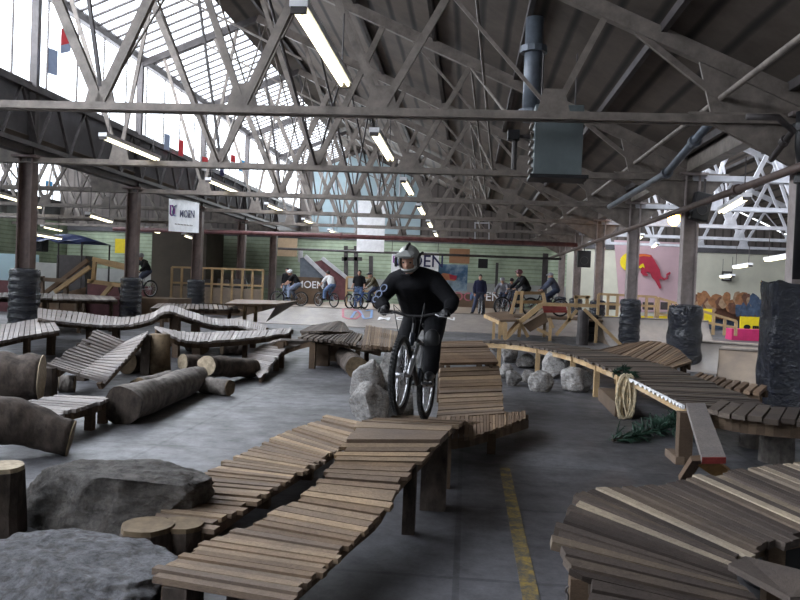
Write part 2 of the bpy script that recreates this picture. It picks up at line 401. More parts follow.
# ------------------------------------------------------------------ steel posts
def ipost(x, y, mat, top, w=.36):
    m = MB(); h = top / 2
    for s in (-1, 1): m.box((x + s * (w / 2 - .02), y, h), (.04, .3, top))
    m.box((x, y, h), (w - .08, .04, top))
    m.box((x, y, top - .03), (w + .3, .5, .06)); m.box((x, y, .02), (w + .2, .5, .04))
    return m
def padding(x, y, z1, R, name, parent, seed, flare=0, rings=8, n=28):
    m = MB(); prof = []; N = rings * 5
    for k in range(N + 1):
        t = k / N; z = .02 + z1 * t
        r = R * (1 - .07 * abs(math.cos(math.pi * rings * t)) - .05 * t) + flare * max(0, 1 - t * 9)
        prof.append((r, z))
    prof.append((R * .55, z1 + .06))
    m.lathe(prof, (x, y, 0), n, .09, seed)
    return m.build(name, PLASTIC, parent, smooth=True)
ordn = ['second', 'third', 'fourth', 'fifth', 'sixth']
for k, y in enumerate(TY):
    # right hand row
    if k == 0: lab = 'taupe steel post wrapped in a large square sheet of shiny plastic'
    else: lab = ['', 'taupe steel post with a loosely bagged black plastic wrap behind the humped ladder', 'taupe steel post with banded black tyre padding in front of the red bull mural',
                 'taupe steel post beside the hanging speaker, third beyond the bagged post', 'taupe steel post, fourth beyond the bagged post, near the wooden roll-in',
                 'taupe steel post close to the end wall, last of its row'][k]
    p = T('steel_post', lab, 'post', (XR, y, 0), 'posts between main bay and mural bay')
    ipost(XR, y, POSTG, 4.8).build('shaft', POSTG, p)
    MB().poly([(XR - 1.9, y - .05, 4.8), (XR - .15, y - .05, 3.9), (XR + .15, y - .05, 3.9), (XR + .9, y - .05, 4.8)], (0, .1, 0)).build('haunch_bracket', STEEL, p)
    if k == 1: padding(XR, y, 1.5, .44, 'plastic_wrap', p, 3, 0, 3)
    elif k == 2: padding(XR, y, 1.55, .36, 'tyre_padding', p, 5, 0, 7)
    elif k > 2: padding(XR, y, 1.4, .36, 'tyre_padding', p, 6 + k, 0, 7)
    else:
        m = MB(); N = 26
        rows = []
        for i in range(N + 1):
            z = 2.05 * i / N; row = []
            for j in range(48):
                t = 2 * math.pi * j / 48; c, s_ = math.cos(t), math.sin(t)
                e = .36; px_ = math.copysign(abs(c) ** e, c) * .5; py_ = math.copysign(abs(s_) ** e, s_) * .36
                d = .07 * noise.noise(V((c * 2.4, s_ * 2.4, z * 2.2))) + .03 * noise.noise(V((c * 7, s_ * 7, z * 6)))
                row.append(m.bm.verts.new((XR - .02 + px_ * (1 + d * 1.4), y + py_ * (1 + d * 1.4), z + (.03 * math.sin(t * 5) if i == N else 0))))
            rows.append(row)
        for A, B in zip(rows, rows[1:]):
            for j in range(48): m.bm.faces.new([A[j], A[(j + 1) % 48], B[(j + 1) % 48], B[j]])
        m.build('plastic_wrap', PLASTIC, p, smooth=True)
    # left hand row starts one truss further on in view
    if k >= 1:
        lab = ['', 'brown steel post with a tall banded tyre padding that flares out on the floor', 'brown steel post with banded padding beside the wooden start ramp rails',
               'brown steel post behind the hanging white banner, padded at its foot', 'brown steel post with padding standing in front of the pale picket fence', 'brown steel post carrying the square tan board'][k]
        p = T('steel_post', lab, 'post', (XL, y, 0), 'posts between main bay and window bay')
        ipost(XL, y, POSTB, 4.8, .4).build('shaft', POSTB, p)
        if k < 5: padding(XL, y, 1.75 if k == 1 else 1.6, .42 if k == 1 else .4, 'tyre_padding', p, 11 + k, .22 if k == 1 else 0, 9)

# ------------------------------------------------------------------ trusses
def roofz(x): return ZP - (x - XP) * (ZP - ZV) / (XR - XP)
def glz(x): return ZR + (x - XL) * (ZP - ZR) / (XP - XL)
CH = 4.64
def make_truss():
    t = T('roof_truss', '', 'truss', (0, 0, 0))
    for s in (-1, 1): pass
    m = MB()
    for s in (-1, 1):
        m.box(((XL + XR) / 2, s * .05, CH + .05), (XR - XL, .02, .14)); m.box(((XL + XR) / 2, s * .09, CH - .02), (XR - XL, .1, .02))
    m.build('bottom_chord', STEEL, t)
    m = MB()
    m.bar((XR, 0, ZV - .22), (XP, 0, ZP - .32), .16, .26); m.build('top_chord', STEEL, t)
    m = MB(); m.bar((XL + .1, 0, ZR - .2), (XP, 0, ZP - .32), .14, .22); m.build('top_chord', STEELD, t)
    MB().box((XL + .1, 0, (CH + ZR) / 2), (.2, .16, ZR - CH)).build('end_post', STEELD, t)
    bn = [-9.3, -6.6, -4.03, -1.6, 1.3]
    tops = [(-10.6, None), (-9.1, None), (-6.0, 1), (-4.5, 1), (-3.5, 1), (-2.4, 1), (-1.8, 1), (-.15, 1), (2.1, 1)]
    def tp(x): return V((x, 0, (roofz(x) if x > XP else glz(x)) - .3))
    legs = [(-9.3, -10.9, .1), (-9.3, -8.3, .1), (-6.6, -9.1, .17), (-6.6, -4.5, .17), (-4.03, -6.0, .12), (-4.03, -2.4, .15), (-1.6, -3.5, .12), (-1.6, -.15, .13), (1.3, -1.8, .06), (1.3, 2.1, .11)]
    for a, b, w in legs:
        MB().bar((a, 0, CH + .1), tp(b), w, w * .6, (0, 1, 0)).build('diagonal', STEEL, t)
    MB().bar((2.6, 0, roofz(2.6) - .35), (4.35, 0, CH + .12), .08, .1).build('strut', STEEL, t)
    for x in bn:
        MB().poly([(x - .3, -.025, CH), (x + .3, -.025, CH), (x + .17, -.025, CH + .5), (x - .17, -.025, CH + .5)], (0, .05, 0)).build('gusset_plate', STEEL, t)
    MB().poly([(XR - .1, -.03, CH - .05), (XR - .1, -.03, ZV - .1), (3.6, -.03, roofz(3.6) - .25), (3.9, -.03, CH - .02)], (0, .06, 0)).build('gusset_plate', STEEL, t)
    # inner secondary lattice: two sub-ties
    MB().bar((-6.6, 0, CH + .4), tp(-7.6), .06, .06).build('tie_rod', STEELD, t)
    MB().bar(tp(-4.5) + V((0, 0, -1.9)), tp(-9.6) , .05, .05).build('tie_rod', STEEL, t)
    return t
proto = make_truss()
mats_light = STEELL
for k, y in enumerate(TY):
    lab = 'riveted grey roof truss over the main bay, %s from the camera' % (['first'] + ordn)[k]
    if k == 0: proto.location = (0, y, 0); proto['label'] = lab; proto['group'] = 'main bay trusses'
    else: dup(proto, (0, y, 0), None, lab, 'main bay trusses')
for k, y in enumerate(TY):
    if k >= 1:
        dup(proto, (-BAY, y, 0), None, 'dark steel roof truss over the window bay beyond the brown posts, %s along' % (['', 'first'] + ordn)[k], 'window bay trusses')
    r = dup(proto, (BAY, y, 0), None, 'pale painted roof truss over the mural bay, %s along' % (['first'] + ordn)[k], 'mural bay trusses')
    for c in r.children:
        if len(bpy.data.meshes) and c.data:
            key = 'pale_' + c.data.name
            me = bpy.data.meshes.get(key)
            if me is None:
                me = c.data.copy(); me.name = key; me.materials.clear(); me.materials.append(STEELL)
            c.data = me
# lattice girders along both post rows
def make_girder(z0, z1, L, mat):
    g = T('lattice_girder', '', 'girder', (0, 0, 0))
    MB().box((0, L / 2, z0), (.14, L, .12)).build('bottom_chord', mat, g); MB().box((0, L / 2, z1), (.14, L, .12)).build('top_chord', mat, g)
    n = 4
    for k in range(n):
        a = L * k / n; b = L * (k + 1) / n; m_ = (a + b) / 2
        MB().bar((0, a, z0), (0, m_, z1), .08, .05).build('diagonal', mat, g); MB().bar((0, m_, z1), (0, b, z0), .08, .05).build('diagonal', mat, g)
    return g
gp = make_girder(5.05, 6.5, 6.6, STEELD)
for k in range(6):
    y = 6.7 + 6.6 * k
    lab = 'dark lattice girder under the tall glazing, %s span from the camera' % (['first'] + ordn)[k]
    if k == 0: gp.location = (XL + .25, y, 0); gp['label'] = lab; gp['group'] = 'lattice girders'
    else: dup(gp, (XL + .25, y, 0), None, lab, 'lattice girders')
# sway bracing between trusses, longitudinal in the roof plane
bz = T('sway_brace', '', 'brace', (0, 0, 0))
for a, b in (((-4.03, 0, CH + .1), (-4.5, 6.6, roofz(-4.5) - .4)), ((-4.5, 0, roofz(-4.5) - .4), (-4.03, 6.6, CH + .1))):
    MB().tube([a, b], .035, 6).build('brace_rod', STEELD, bz)
for a, b in (((.5, 0, CH + .1), (-.15, 6.6, roofz(-.15) - .4)), ((-.15, 0, roofz(-.15) - .4), (.5, 6.6, CH + .1)), ((-6.6, 0, CH + .1), (-7.3, 6.6, roofz(-7.3) - .4)), ((-7.3, 0, roofz(-7.3) - .4), (-6.6, 6.6, CH + .1))):
    MB().tube([a, b], .03, 6).build('brace_rod', STEEL, bz)
for k in range(5):
    lab = 'crossed steel bracing rods between the %s and next main bay trusses' % (['first'] + ordn)[k]
    if k == 0: bz.location = (0, TY[0], 0); bz['label'] = lab; bz['group'] = 'sway braces'
    else: dup(bz, (0, TY[k], 0), None, lab, 'sway braces')
# valley beam on the right hand posts
tag(MB().box((XR, (Y0 + Y1) / 2, 4.98), (.3, Y1 - Y0, .34)).build('valley_beam', STEEL), kind='structure')
tag(MB().box((XL, (Y0 + Y1) / 2, 4.98), (.3, Y1 - Y0, .3)).build('valley_beam', STEELD), kind='structure')

# ------------------------------------------------------------------ pipes and services
def pipe(name, pts, r, mat, label, cat='pipe', n=10, flanges=()):
    p = T(name, label, cat, tuple(pts[0]))
    MB().tube(pts, r, n).build('run', mat, p, smooth=True)
    for q, d in flanges:
        d = V(d).normalized() * .06; MB().tube([V(q) - d, V(q) + d], r * 1.5, 12).build('coupling', mat, p)
    return p
pipe('sprinkler_pipe', [(4.0, 5, 5.05), (4.0, 20, 5.02), (4.0, 40, 5.0), (4.0, 52, 5.0)], .05, STEEL, 'thin grey sprinkler pipe running the length of the dark roof slope', flanges=[((4.0, 9, 5.04), (0, 1, 0)), ((4.0, 15, 5.03), (0, 1, 0))])
pipe('steam_pipe', [(5.06, 6, 3.84), (5.06, 13.6, 3.84), (5.06, 20, 3.84), (5.06, 52, 3.84)], .07, plain('brown_pipe', (.12, .085, .075), .5, 0, .3, 4), 'brown pipe along the taupe posts just below truss height', flanges=[((5.06, 10.5, 3.84), (0, 1, 0)), ((5.06, 12, 3.84), (0, 1, 0)), ((5.06, 15.5, 3.84), (0, 1, 0))])
pipe('bent_pipe', [(4.75, 13.0, 4.0), (4.75, 12.2, 4.3), (4.45, 12.0, 4.45), (4.0, 12.0, 4.45)], .05, STEELD, 'short bent dark branch pipe joining the brown pipe under the truss end', flanges=[((4.75, 12.5, 4.2), (0, -1, .4))])
pipe('hanging_header_pipe', [(-17, 36.0, 3.9), (-8, 36.0, 3.93), (4.85, 36.0, 3.9)], .1, RUST, 'long oxide red pipe crossing the whole main bay', flanges=[((-6, 36, 3.93), (1, 0, 0)), ((0, 36, 3.92), (1, 0, 0))])
pipe('hanging_duct', [(1.05, 15.0, 4.95), (1.05, 15.0, 6.9)], .17, DUCT, 'thick slate coloured vertical duct beside the heater box', flanges=[((1.05, 15.0, 6.3), (0, 0, 1)), ((1.05, 15.0, 5.1), (0, 0, 1))])
pipe('slate_pipe', [(4.0, 13.7, 4.75), (3.85, 16, 4.2), (3.8, 22, 4.15)], .075, DUCT, 'slate pipe with thick collars sloping down along the dark roof', flanges=[((3.95, 14.5, 4.55), (-.05, 1, -.2)), ((3.85, 16, 4.2), (0, 1, -.1))])
pipe('black_downpipe', [(5.15, 12.9, 4.75), (5.15, 12.9, 4.2), (5.25, 13.0, 3.9), (5.25, 13.0, 2.1)], .09, BLACK, 'black downpipe clamped to the taupe post at the frame edge', flanges=[((5.15, 12.9, 4.5), (0, 0, 1)), ((5.25, 13, 3.7), (0, 0, 1))])
pipe('dark_rail_pipe', [(-11.2, 45, 3.62), (5.2, 45, 3.6)], .07, STEELD, 'thin dark pipe crossing the bay near the end wall')
pipe('hanging_conduit', [(-11.5, 31.8, 3.98), (-24, 31.8, 4.0)], .05, STEEL, 'thin pale conduit crossing the window bay between the brown posts')
# heater box hung from the first truss
h = T('unit_heater', 'grey green unit heater box hung below the nearest truss', 'heater', (2.05, 14.3, 3.95))
c = ay(558, 141, 14.1)
MB().box((c.x, 14.3, c.z), (.85, .6, 1.25)).build('casing', HEATER, h, bevel=.015)
MB().box((c.x, 14.02, c.z - .68), (1.0, .7, .06)).build('drip_tray', BLACK, h)
m = MB()
for i in range(7): m.box((c.x - .46, 14.3, c.z - .5 + i * .16), (.05, .5, .05))
m.build('louvre', STEEL, h)
for s in (-.3, .3): MB().tube([(c.x + s, 14.3, c.z + .6), (c.x + s, 14.3, CH + 1.4)], .015, 6).build('hanger_rod', STEELD, h)
MB().tube([(c.x - .48, 14.3, c.z + .1), (c.x - .75, 14.3, c.z + .1), (c.x - .75, 14.3, c.z - .5)], .05, 8).build('gas_pipe', STEELD, h)
MB().box((c.x - .78, 14.3, c.z + .12), (.22, .2, .18)).build('motor', BLACK, h, bevel=.02)
# speakers
def speaker(px, py, Y, w, hgt, label, tilt=.2):
    c = ay(px, py, Y); s = T('hanging_speaker', label, 'speaker', tuple(c), 'hanging speakers')
    u = V((math.sin(tilt), 0, math.cos(tilt))); r_ = V((math.cos(tilt), 0, -math.sin(tilt)))
    MB().poly([c + r_ * a + u * b + V((0, -.12, 0)) for a, b in ((-w / 2, -hgt / 2), (w / 2, -hgt / 2), (w / 2, hgt / 2), (-w / 2, hgt / 2))], (0, .3, 0)).build('cabinet', BLACK, s, bevel=.03)
    MB().poly([c + r_ * a + u * b + V((0, -.135, 0)) for a, b in ((-w * .42, -hgt * .44), (w * .42, -hgt * .44), (w * .42, hgt * .44), (-w * .42, hgt * .44))], (0, .01, 0)).build('grille', plain('speaker_grille', (.03, .03, .032), .8, 0, .4, 60), s)
    MB().tube([c + u * hgt / 2, c + u * hgt / 2 + V((0, 0, .35))], .03, 6).build('bracket', STEELD, s)
    MB().torus(c + V((0, -.14, -.08)), w * .3, .012, (0, 1, 0), 20, 6).build('cone_ring', STEELD, s)
speaker(701, 207, 19.6, .42, .68, 'black loudspeaker hung tilted beside the bagged post')
speaker(584, 259, 38.0, .62, .8, 'small black loudspeaker hung far down the row of taupe posts', .0)
# amber lamp
c = ay(674, 219, 30); lp = T('flood_lamp', 'amber glowing lamp under the mural bay roof behind the bagged post', 'lamp', tuple(c))
MB().ell(c, (.22, .22, .26)).build('bulb', LAMPO, lp, smooth=True); MB().lathe([(.05, .5), (.3, .2), (.33, .12), (.1, .5)], c, 16).build('reflector', STEEL, lp)
MB().tube([c + V((0, 0, .45)), (c.x, c.y, CH + 2)], .02, 6).build('hanger_rod', STEELD, lp)
# ------------------------------------------------------------------ strip lights
def strip(L, along='y'):
    s = T('strip_light', '', 'light fixture', (0, 0, 0))
    MB().box((0, 0, .07), (.2, L, .09)).build('batten', WHITE, s)
    for q in (-.05, .05): MB().tube([(q, -L / 2 + .06, 0), (q, L / 2 - .06, 0)], .026, 8).build('tube', TUBE, s, smooth=True)
    for e in (-1, 1):
        MB().box((0, e * (L / 2 - .03), .0), (.17, .05, .09)).build('end_cap', STEELD, s)
        MB().tube([(0, e * L * .4, .1), (0, e * L * .4, .95)], .012, 6).build('hanger', STEELD, s)
    return s
sp = strip(3.2); first = True
def put_strip(x, y, z, lab, grp, rz=0):
    global first
    if first: sp.location = (x, y, z); sp.rotation_euler = (0, 0, rz); sp['label'] = lab; sp['group'] = grp; first = False
    else: dup(sp, (x, y, z), rz, lab, grp)
on7 = ['first'] + ordn + ['seventh']
for k in range(6):
    put_strip(-1.93, 9.85 + 6.75 * k, 4.66, 'lit strip light in the row down the middle of the bay, %s from the camera' % on7[k], 'middle row strip lights')
for k in range(5):
    put_strip(-8.5, 18.9 + 7.3 * k, 4.87, 'lit strip light in the row beneath the tall windows, %s from the camera' % on7[k], 'window row strip lights')
PT = [(15, 200, 26), (48, 237, 30), (100, 219, 27), (52, 229, 40), (153, 231, 38), (188, 237, 40), (30, 205, 38)]
for k, (px, py, Y) in enumerate(PT):
    c = ay(px, py, Y); put_strip(c.x, c.y, c.z, ['strip light at the frame edge beyond the first brown post', 'strip light just above the blue canopy', 'strip light high between the first two brown posts',
       'strip light over the green wall at the blue canopy end', 'strip light behind the second brown post near the dark opening', 'strip light below the hanging white banner', 'strip light beside the top of the first brown post'][k], 'window bay strip lights', math.radians(12))
PT = [(733, 206, 19), (742, 267, 33), (727, 277, 40), (640, 238, 40), (655, 246, 46), (778, 259, 26), (630, 248, 50)]
for k, (px, py, Y) in enumerate(PT):
    c = ay(px, py, Y); put_strip(c.x, c.y, c.z, ['large lit strip light beside the tilted speaker', 'upper strip light of the pair above the wall box', 'lower strip light of the pair above the wall box', 'strip light above the bull mural, nearer of two',
       'strip light above the bull mural, farther of two', 'strip light beside the plastic wrapped post', 'small strip light at the far end wall by the mural'][k], 'mural bay strip lights', math.radians(-8))
# ------------------------------------------------------------------ light
W = bpy.data.worlds.new('overcast_sky'); SC.world = W; W.use_nodes = True
bg = W.node_tree.nodes['Background']; bg.inputs[0].default_value = (.92, .96, 1, 1); bg.inputs[1].default_value = 2.6
def area(name, loc, rot, sx, sy, p, c=(.93, .95, 1)):
    l = bpy.data.lights.new(name, 'AREA'); l.shape = 'RECTANGLE'; l.size = sx; l.size_y = sy; l.energy = p; l.color = c
    o = bpy.data.objects.new(name, l); COL.objects.link(o); o.location = loc; o.rotation_euler = rot; return o
ym = (Y0 + Y1) / 2
for ox, p in ((-BAY, 4500), (0, 6400), (BAY, 6400)):
    # outside the upright glazing, facing into the bay and down
    area('window_daylight', (XL - 1.3 + ox, ym, 8.6), (0, math.radians(-62), 0), 3.0, 62, p)
    area('skylight_daylight', (XL + .6 + ox, ym, 12.2), (0, math.radians(-16), 0), 3.6, 62, p * .65)
SC.cycles.use_denoising = True
SC.cycles.max_bounces = 6; SC.cycles.diffuse_bounces = 4; SC.cycles.transparent_max_bounces = 12
SC.cycles.caustics_reflective = False; SC.cycles.caustics_refractive = False; SC.cycles.sample_clamp_indirect = 6
SC.view_settings.view_transform = 'Standard'; SC.view_settings.exposure = 0.32

# ================================================================== ladders, logs and rocks
def lerp(a, b, t): return a + (b - a) * t
def catmull(P, n):
    out = []; N = len(P)
    for i in range(N - 1):
        p0, p1, p2, p3 = P[max(i - 1, 0)], P[i], P[i + 1], P[min(i + 2, N - 1)]
        for k in range(n):
            t = k / n
            out.append(.5 * ((2 * p1) + (p2 - p0) * t + (2 * p0 - 5 * p1 + 4 * p2 - p3) * t * t + (3 * p1 - p0 - 3 * p2 + p3) * t ** 3))
    out.append(P[-1]); return out
def ladder(name, label, pairs, mat, slat=.085, gap=.03, th=.035, beam=TIMBER, legs=(), group=None, cat='ladder bridge', jit=.035, rail_in=.14, railh=.1, leg_mat=None, legw=.09, seed=1, tilt=0, smooth=True, fascia=None):
    """slatted trail: pairs of left/right edge points; slats in one deck, two stringers, posts down to the floor"""
    rnd = random.Random(seed)
    if smooth:
        A = catmull([V(p[0]) for p in pairs], 14); B = catmull([V(p[1]) for p in pairs], 14)
    else:
        A, B = [], []
        for (a0, b0), (a1, b1) in zip(pairs, pairs[1:]):
            for k in range(14): A.append(lerp(V(a0), V(a1), k / 14)); B.append(lerp(V(b0), V(b1), k / 14))
        A.append(V(pairs[-1][0])); B.append(V(pairs[-1][1]))
    M = [(a + b) / 2 for a, b in zip(A, B)]
    W_ = [max((A[i + 1] - A[i]).length, (B[i + 1] - B[i]).length) for i in range(len(M) - 1)]
    D = [0]
    for w in W_: D.append(D[-1] + w)
    L = D[-1]
    def at(s):
        s = min(max(s, 0), L)
        for i in range(len(W_)):
            if s <= D[i + 1] or i == len(W_) - 1:
                t = (s - D[i]) / max(W_[i], 1e-6); return lerp(A[i], A[i + 1], t), lerp(B[i], B[i + 1], t)
    base = (at(0)[0] + at(L)[1]) / 2; base.z = 0
    r = T(name, label, cat, tuple(base), group)
    m = MB(); s = 0; step = slat + gap
    while s + slat <= L + .01:
        a0, b0 = at(s); a1, b1 = at(s + slat)
        e = (b0 - a0).normalized(); ja, jb = rnd.uniform(-jit, jit), rnd.uniform(-jit, jit)
        a0 = a0 + e * ja; a1 = a1 + e * ja; b0 = b0 + e * jb; b1 = b1 + e * jb
        n = (b0 - a0).cross(a1 - a0)
        if n.z < 0: n = -n
        if n.length < 1e-6: s += step; continue
        n.normalize(); dz = n * rnd.uniform(-.008, .008); up = n * th
        if (b0 - a0).cross(a1 - a0).z > 0: q = [a0, b0, b1, a1]
        else: q = [a0, a1, b1, b0]
        m.hexa([p + dz - up for p in q] + [p + dz for p in q])
        s += step
    m.build('slat_deck', mat, r)
    for t in (rail_in, 1 - rail_in):
        pts = [lerp(*at(L * k / 24), t) - V((0, 0, th + railh / 2 + .002)) for k in range(25)]
        mm = MB()
        for p, q in zip(pts, pts[1:]): mm.bar(p, q, .05, railh)
        mm.build('stringer', beam, r)
    for lg in legs:   # (fraction along, fraction across[, width])
        p = lerp(*at(L * lg[0]), lg[1]); w = lg[2] if len(lg) > 2 else legw
        zt = p.z - th - .01
        if zt < .05: continue
        MB().bar((p.x, p.y, 0), (p.x, p.y, zt), w, w, (0, 1, 0)).build('post', leg_mat or beam, r)
    return r
def P(l, r, zl, zr=None): return (az(l[0], l[1], zl), az(r[0], r[1], zl if zr is None else zr))
# --- the ridden ladder in the middle
up_lad = [P((148, 574), (287, 598), .30), P((204, 543), (330, 562), .27), P((272, 513), (362, 530), .30), P((304, 494), (388, 506), .37), P((324, 474), (402, 479), .46), P((338, 455), (424, 456), .55), P((348, 441), (440, 441), .62)]
top = P((363, 418), (454, 424), .62)
ladder('ladder_bridge', 'rough wooden ladder bridge rising to the hump under the riding cyclist', up_lad, SLATW, .066, .016, .032, legs=[(.02, .2, .12), (.02, .8, .12), (.93, .1), (.9, .85)], seed=2, jit=.03, leg_mat=BARK)
hump = [up_lad[-1], top]
hp = [(lerp(hump[0][0], hump[1][0], k / 2) + V((0, 0, .015)), lerp(hump[0][1], hump[1][1], k / 2) + V((0, 0, .015))) for k in range(3)]
ladder('hump_platform', 'flat board hump at the top of the middle ladder bridge under the front wheel', hp, SLATW, .24, .012, .05, leg_mat=BARK, legs=[(.5, .1), (.6, .86, .2)], seed=3, jit=.02, railh=.08, smooth=False)
back = [(top[0] + V((0, .06, -.03)), top[1] + V((0, .06, -.03))), (V((-.85, 7.7, .42)), V((0.02, 7.8, .42))), (V((-.8, 8.5, .28)), V((.12, 8.6, .28))), (V((-.72, 9.1, .26)), V((.62, 8.75, .26)))]
ladder('back_ladder', 'slatted ladder running down behind the hump below the rear wheel', back, SLATW, .088, .02, .035, legs=[(.1, .1), (.1, .9)], seed=4)
# landing wedge beside the ramp foot, and the tall ramp
land = [P((500, 414), (470, 437), .26), P((512, 412), (500, 428), .26), P((524, 411), (527, 419), .25)]
r_ = ladder('landing_wedge', 'low wooden landing wedge at the foot of the tall slatted ramp', [P((437, 418), (425, 442), .27), P((468, 415), (468, 437), .27), P((500, 412), (500, 427), .26), P((527, 411), (527, 418), .24)], SLAT, .07, .012, .03, seed=5, legs=[(.1, .9), (.5, .95)])
ramp = [P((437, 418), (504, 413), .27), P((439, 390), (502, 388), .42), P((440, 366), (499, 364), .68)]
ladder('tall_ramp', 'tall slatted wooden ramp behind the cyclist on the boulder aisle', ramp, SLATW, .1, .014, .04, seed=6, jit=.012, legs=[(.98, .05), (.98, .95), (.5, .95)])
ramp2 = [P((440, 363), (499, 362), .72), P((440, 350), (490, 349), .86), P((440, 341), (482, 340), .93)]
ladder('upper_ramp', 'upper slatted ramp continuing beyond the seam of the tall ramp', ramp2, SLAT, .12, .02, .04, seed=7, jit=.012, legs=[(.98, .05), (.98, .95), (.1, .95)])
# --- second, lower ladder left of it
low = [P((150, 520), (209, 528), .2), P((176, 483), (270, 491), .2), P((231, 459), (305, 470), .2), P((285, 432), (339, 449), .2), P((308, 424), (352, 436), .24), P((332, 414), (368, 421), .32)]
ladder('low_ladder', 'long low slatted ladder lying beside the ridden ladder bridge', low, SLATW, .08, .026, .032, seed=8, jit=.04, legs=[(.3, .8), (.6, .8), (.9, .5)], railh=.08)
# --- fan shaped ladder at the lower right
fan = [P((571, 640), (800, 640), .36, .3), P((590, 583), (792, 628), .44, .34), P((572, 566), (770, 612), .48, .36), P((557, 543), (752, 592), .52, .38), P((560, 520), (741, 580), .55, .4), P((574, 501), (738, 566), .57, .42), P((592, 488), (744, 556), .58, .44), P((625, 486), (762, 548), .57, .46), P((662, 482), (786, 538), .56, .48), P((700, 476), (822, 530), .56, .5), P((745, 468), (872, 520), .56, .52), P((800, 462), (930, 508), .56, .54)]
ladder('fan_ladder', 'fan shaped slatted corner ladder curving round at the lower right', fan, SLATR, .078, .022, .045, seed=9, jit=.03, legs=[(.04, .06, .11), (.16, .05, .08), (.34, .12), (.62, .1), (.62, .9), (.9, .1), (.9, .9)], legw=.09, rail_in=.16)
MB().poly([az(728, 570, .45), az(745, 562, .45), az(815, 580, .5), az(840, 602, .48), az(790, 604, .46)], (0, 0, .03)).build('loose_board', SLATR).update_tag()
tag(bpy.data.objects['loose_board'], 'dark loose board lying over the inner edge of the fan ladder', 'board')
b = T('steel_drum', 'black open drum standing in the middle of the fan ladder', 'drum', tuple(az(778, 585, .0)))
c = off(b); MB().lathe([(.19, 0), (.2, .02), (.2, .17), (.21, .18), (.2, .19), (.2, .36), (.21, .38), (.19, .38), (.18, .3), (.17, .05)], c, 28).build('shell', BLACK, b, smooth=True)
ch = T('chain', 'rusty chain hanging from the outer edge of the fan ladder', 'chain', tuple(az(575, 575, .42)))
m = MB(); c = off(ch)
for k in range(11):
    ax = (1, 0, 0) if k % 2 else (0, 1, 0); q = c + V((-.012 * k, -.01 * k, -.034 * k)); m.torus(q, .02, .006, ax, 10, 5)
m.build('links', STEELD, ch, smooth=True)
# --- right hand winding ladder
RW = [(V((.25, 17.7, .56)), V((.65, 18.5, .56))), (V((1.1, 17.1, .58)), V((1.9, 18.0, .58))), (V((1.85, 15.4, .58)), V((2.9, 16.1, .58))), (V((2.15, 13.4, .58)), V((3.3, 13.9, .58))), (V((2.33, 11.2, .58)), V((3.4, 11.5, .58))), (V((2.38, 9.6, .58)), V((3.4, 9.6, .58))), (V((2.36, 8.5, .6)), V((3.3, 8.6, .6)))]
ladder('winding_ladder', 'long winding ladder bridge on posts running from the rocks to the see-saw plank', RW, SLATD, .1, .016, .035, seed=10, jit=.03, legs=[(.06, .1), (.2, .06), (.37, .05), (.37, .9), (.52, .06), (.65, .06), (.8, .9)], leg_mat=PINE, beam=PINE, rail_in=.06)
tips = MB(); wl = [o for o in bpy.data.objects if o.name == 'winding_ladder'][0]
ed = catmull([p[0] for p in RW[3:]], 14)
ed = [p for p in ed if p.y < 11.6]; N_ = 60; rows_ = []
for k in range(N_):
    f_ = k / (N_ - 1) * (len(ed) - 1); i_ = min(int(f_), len(ed) - 2); p = lerp(ed[i_], ed[i_ + 1], f_ - i_) + V((-.045, 0, -.004))
    dn = V((0, 0, -.042 if (k // 2) % 2 else -.012))
    rows_.append([tips.bm.verts.new(p), tips.bm.verts.new(p + dn), tips.bm.verts.new(p + dn + V((.03, 0, 0))), tips.bm.verts.new(p + V((.03, 0, 0)))])
for A_, B_ in zip(rows_, rows_[1:]):
    for q_ in range(4): tips.bm.faces.new([A_[q_], A_[(q_ + 1) % 4], B_[(q_ + 1) % 4], B_[q_]])
tips.bm.faces.new(rows_[0][::-1]); tips.bm.faces.new(rows_[-1])
tag(tips.build('painted_stripe', WHITE, wl), 'pale painted slat ends')
BK = [(az(604, 350, .58), az(606, 348, .6)), (V((2.75, 16.3, .58)), ay(629, 343, 17.2)), (V((3.05, 15.1, .58)), ay(655, 341, 16.2)), (V((3.3, 14.1, .58)), ay(675, 347, 15.0)), (V((3.42, 13.2, .58)), ay(692, 361, 13.8))]
ladder('banked_ladder', 'humped bank of slats on the outer side of the winding ladder', BK, SLAT, .1, .03, .035, seed=11, jit=.02, legs=[(.3, .9), (.6, .9), (.9, .9)])
RP = [P((708, 409), (720, 400), .6), P((740, 415), (752, 404), .6), P((800, 421), (806, 408), .6), P((880, 426), (890, 412), .6)]
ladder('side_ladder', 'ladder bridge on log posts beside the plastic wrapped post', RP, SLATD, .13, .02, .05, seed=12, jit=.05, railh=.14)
for px_, py_, rr, lab in ((776, 462, .17, 'stout upright log post under the side ladder'), (752, 447, .14, 'second log post in the shade under the side ladder')):
    q = az(px_, py_); o = MB().lathe([(rr, 0), (rr * 1.02, .2), (rr * .97, .45)], q, 18, .1, px_).build('log_post', BARKG, smooth=False)
    tag(o, lab, 'post')
# pale ladder seen edge on beyond the bump
SL = [P((690, 378), (700, 372), .5), P((720, 386), (730, 379), .5), P((760, 393), (768, 386), .5)]
ladder('far_side_ladder', 'short ladder with pale slat ends behind the humped bank', SL, SLAT, .12, .06, .05, seed=13)
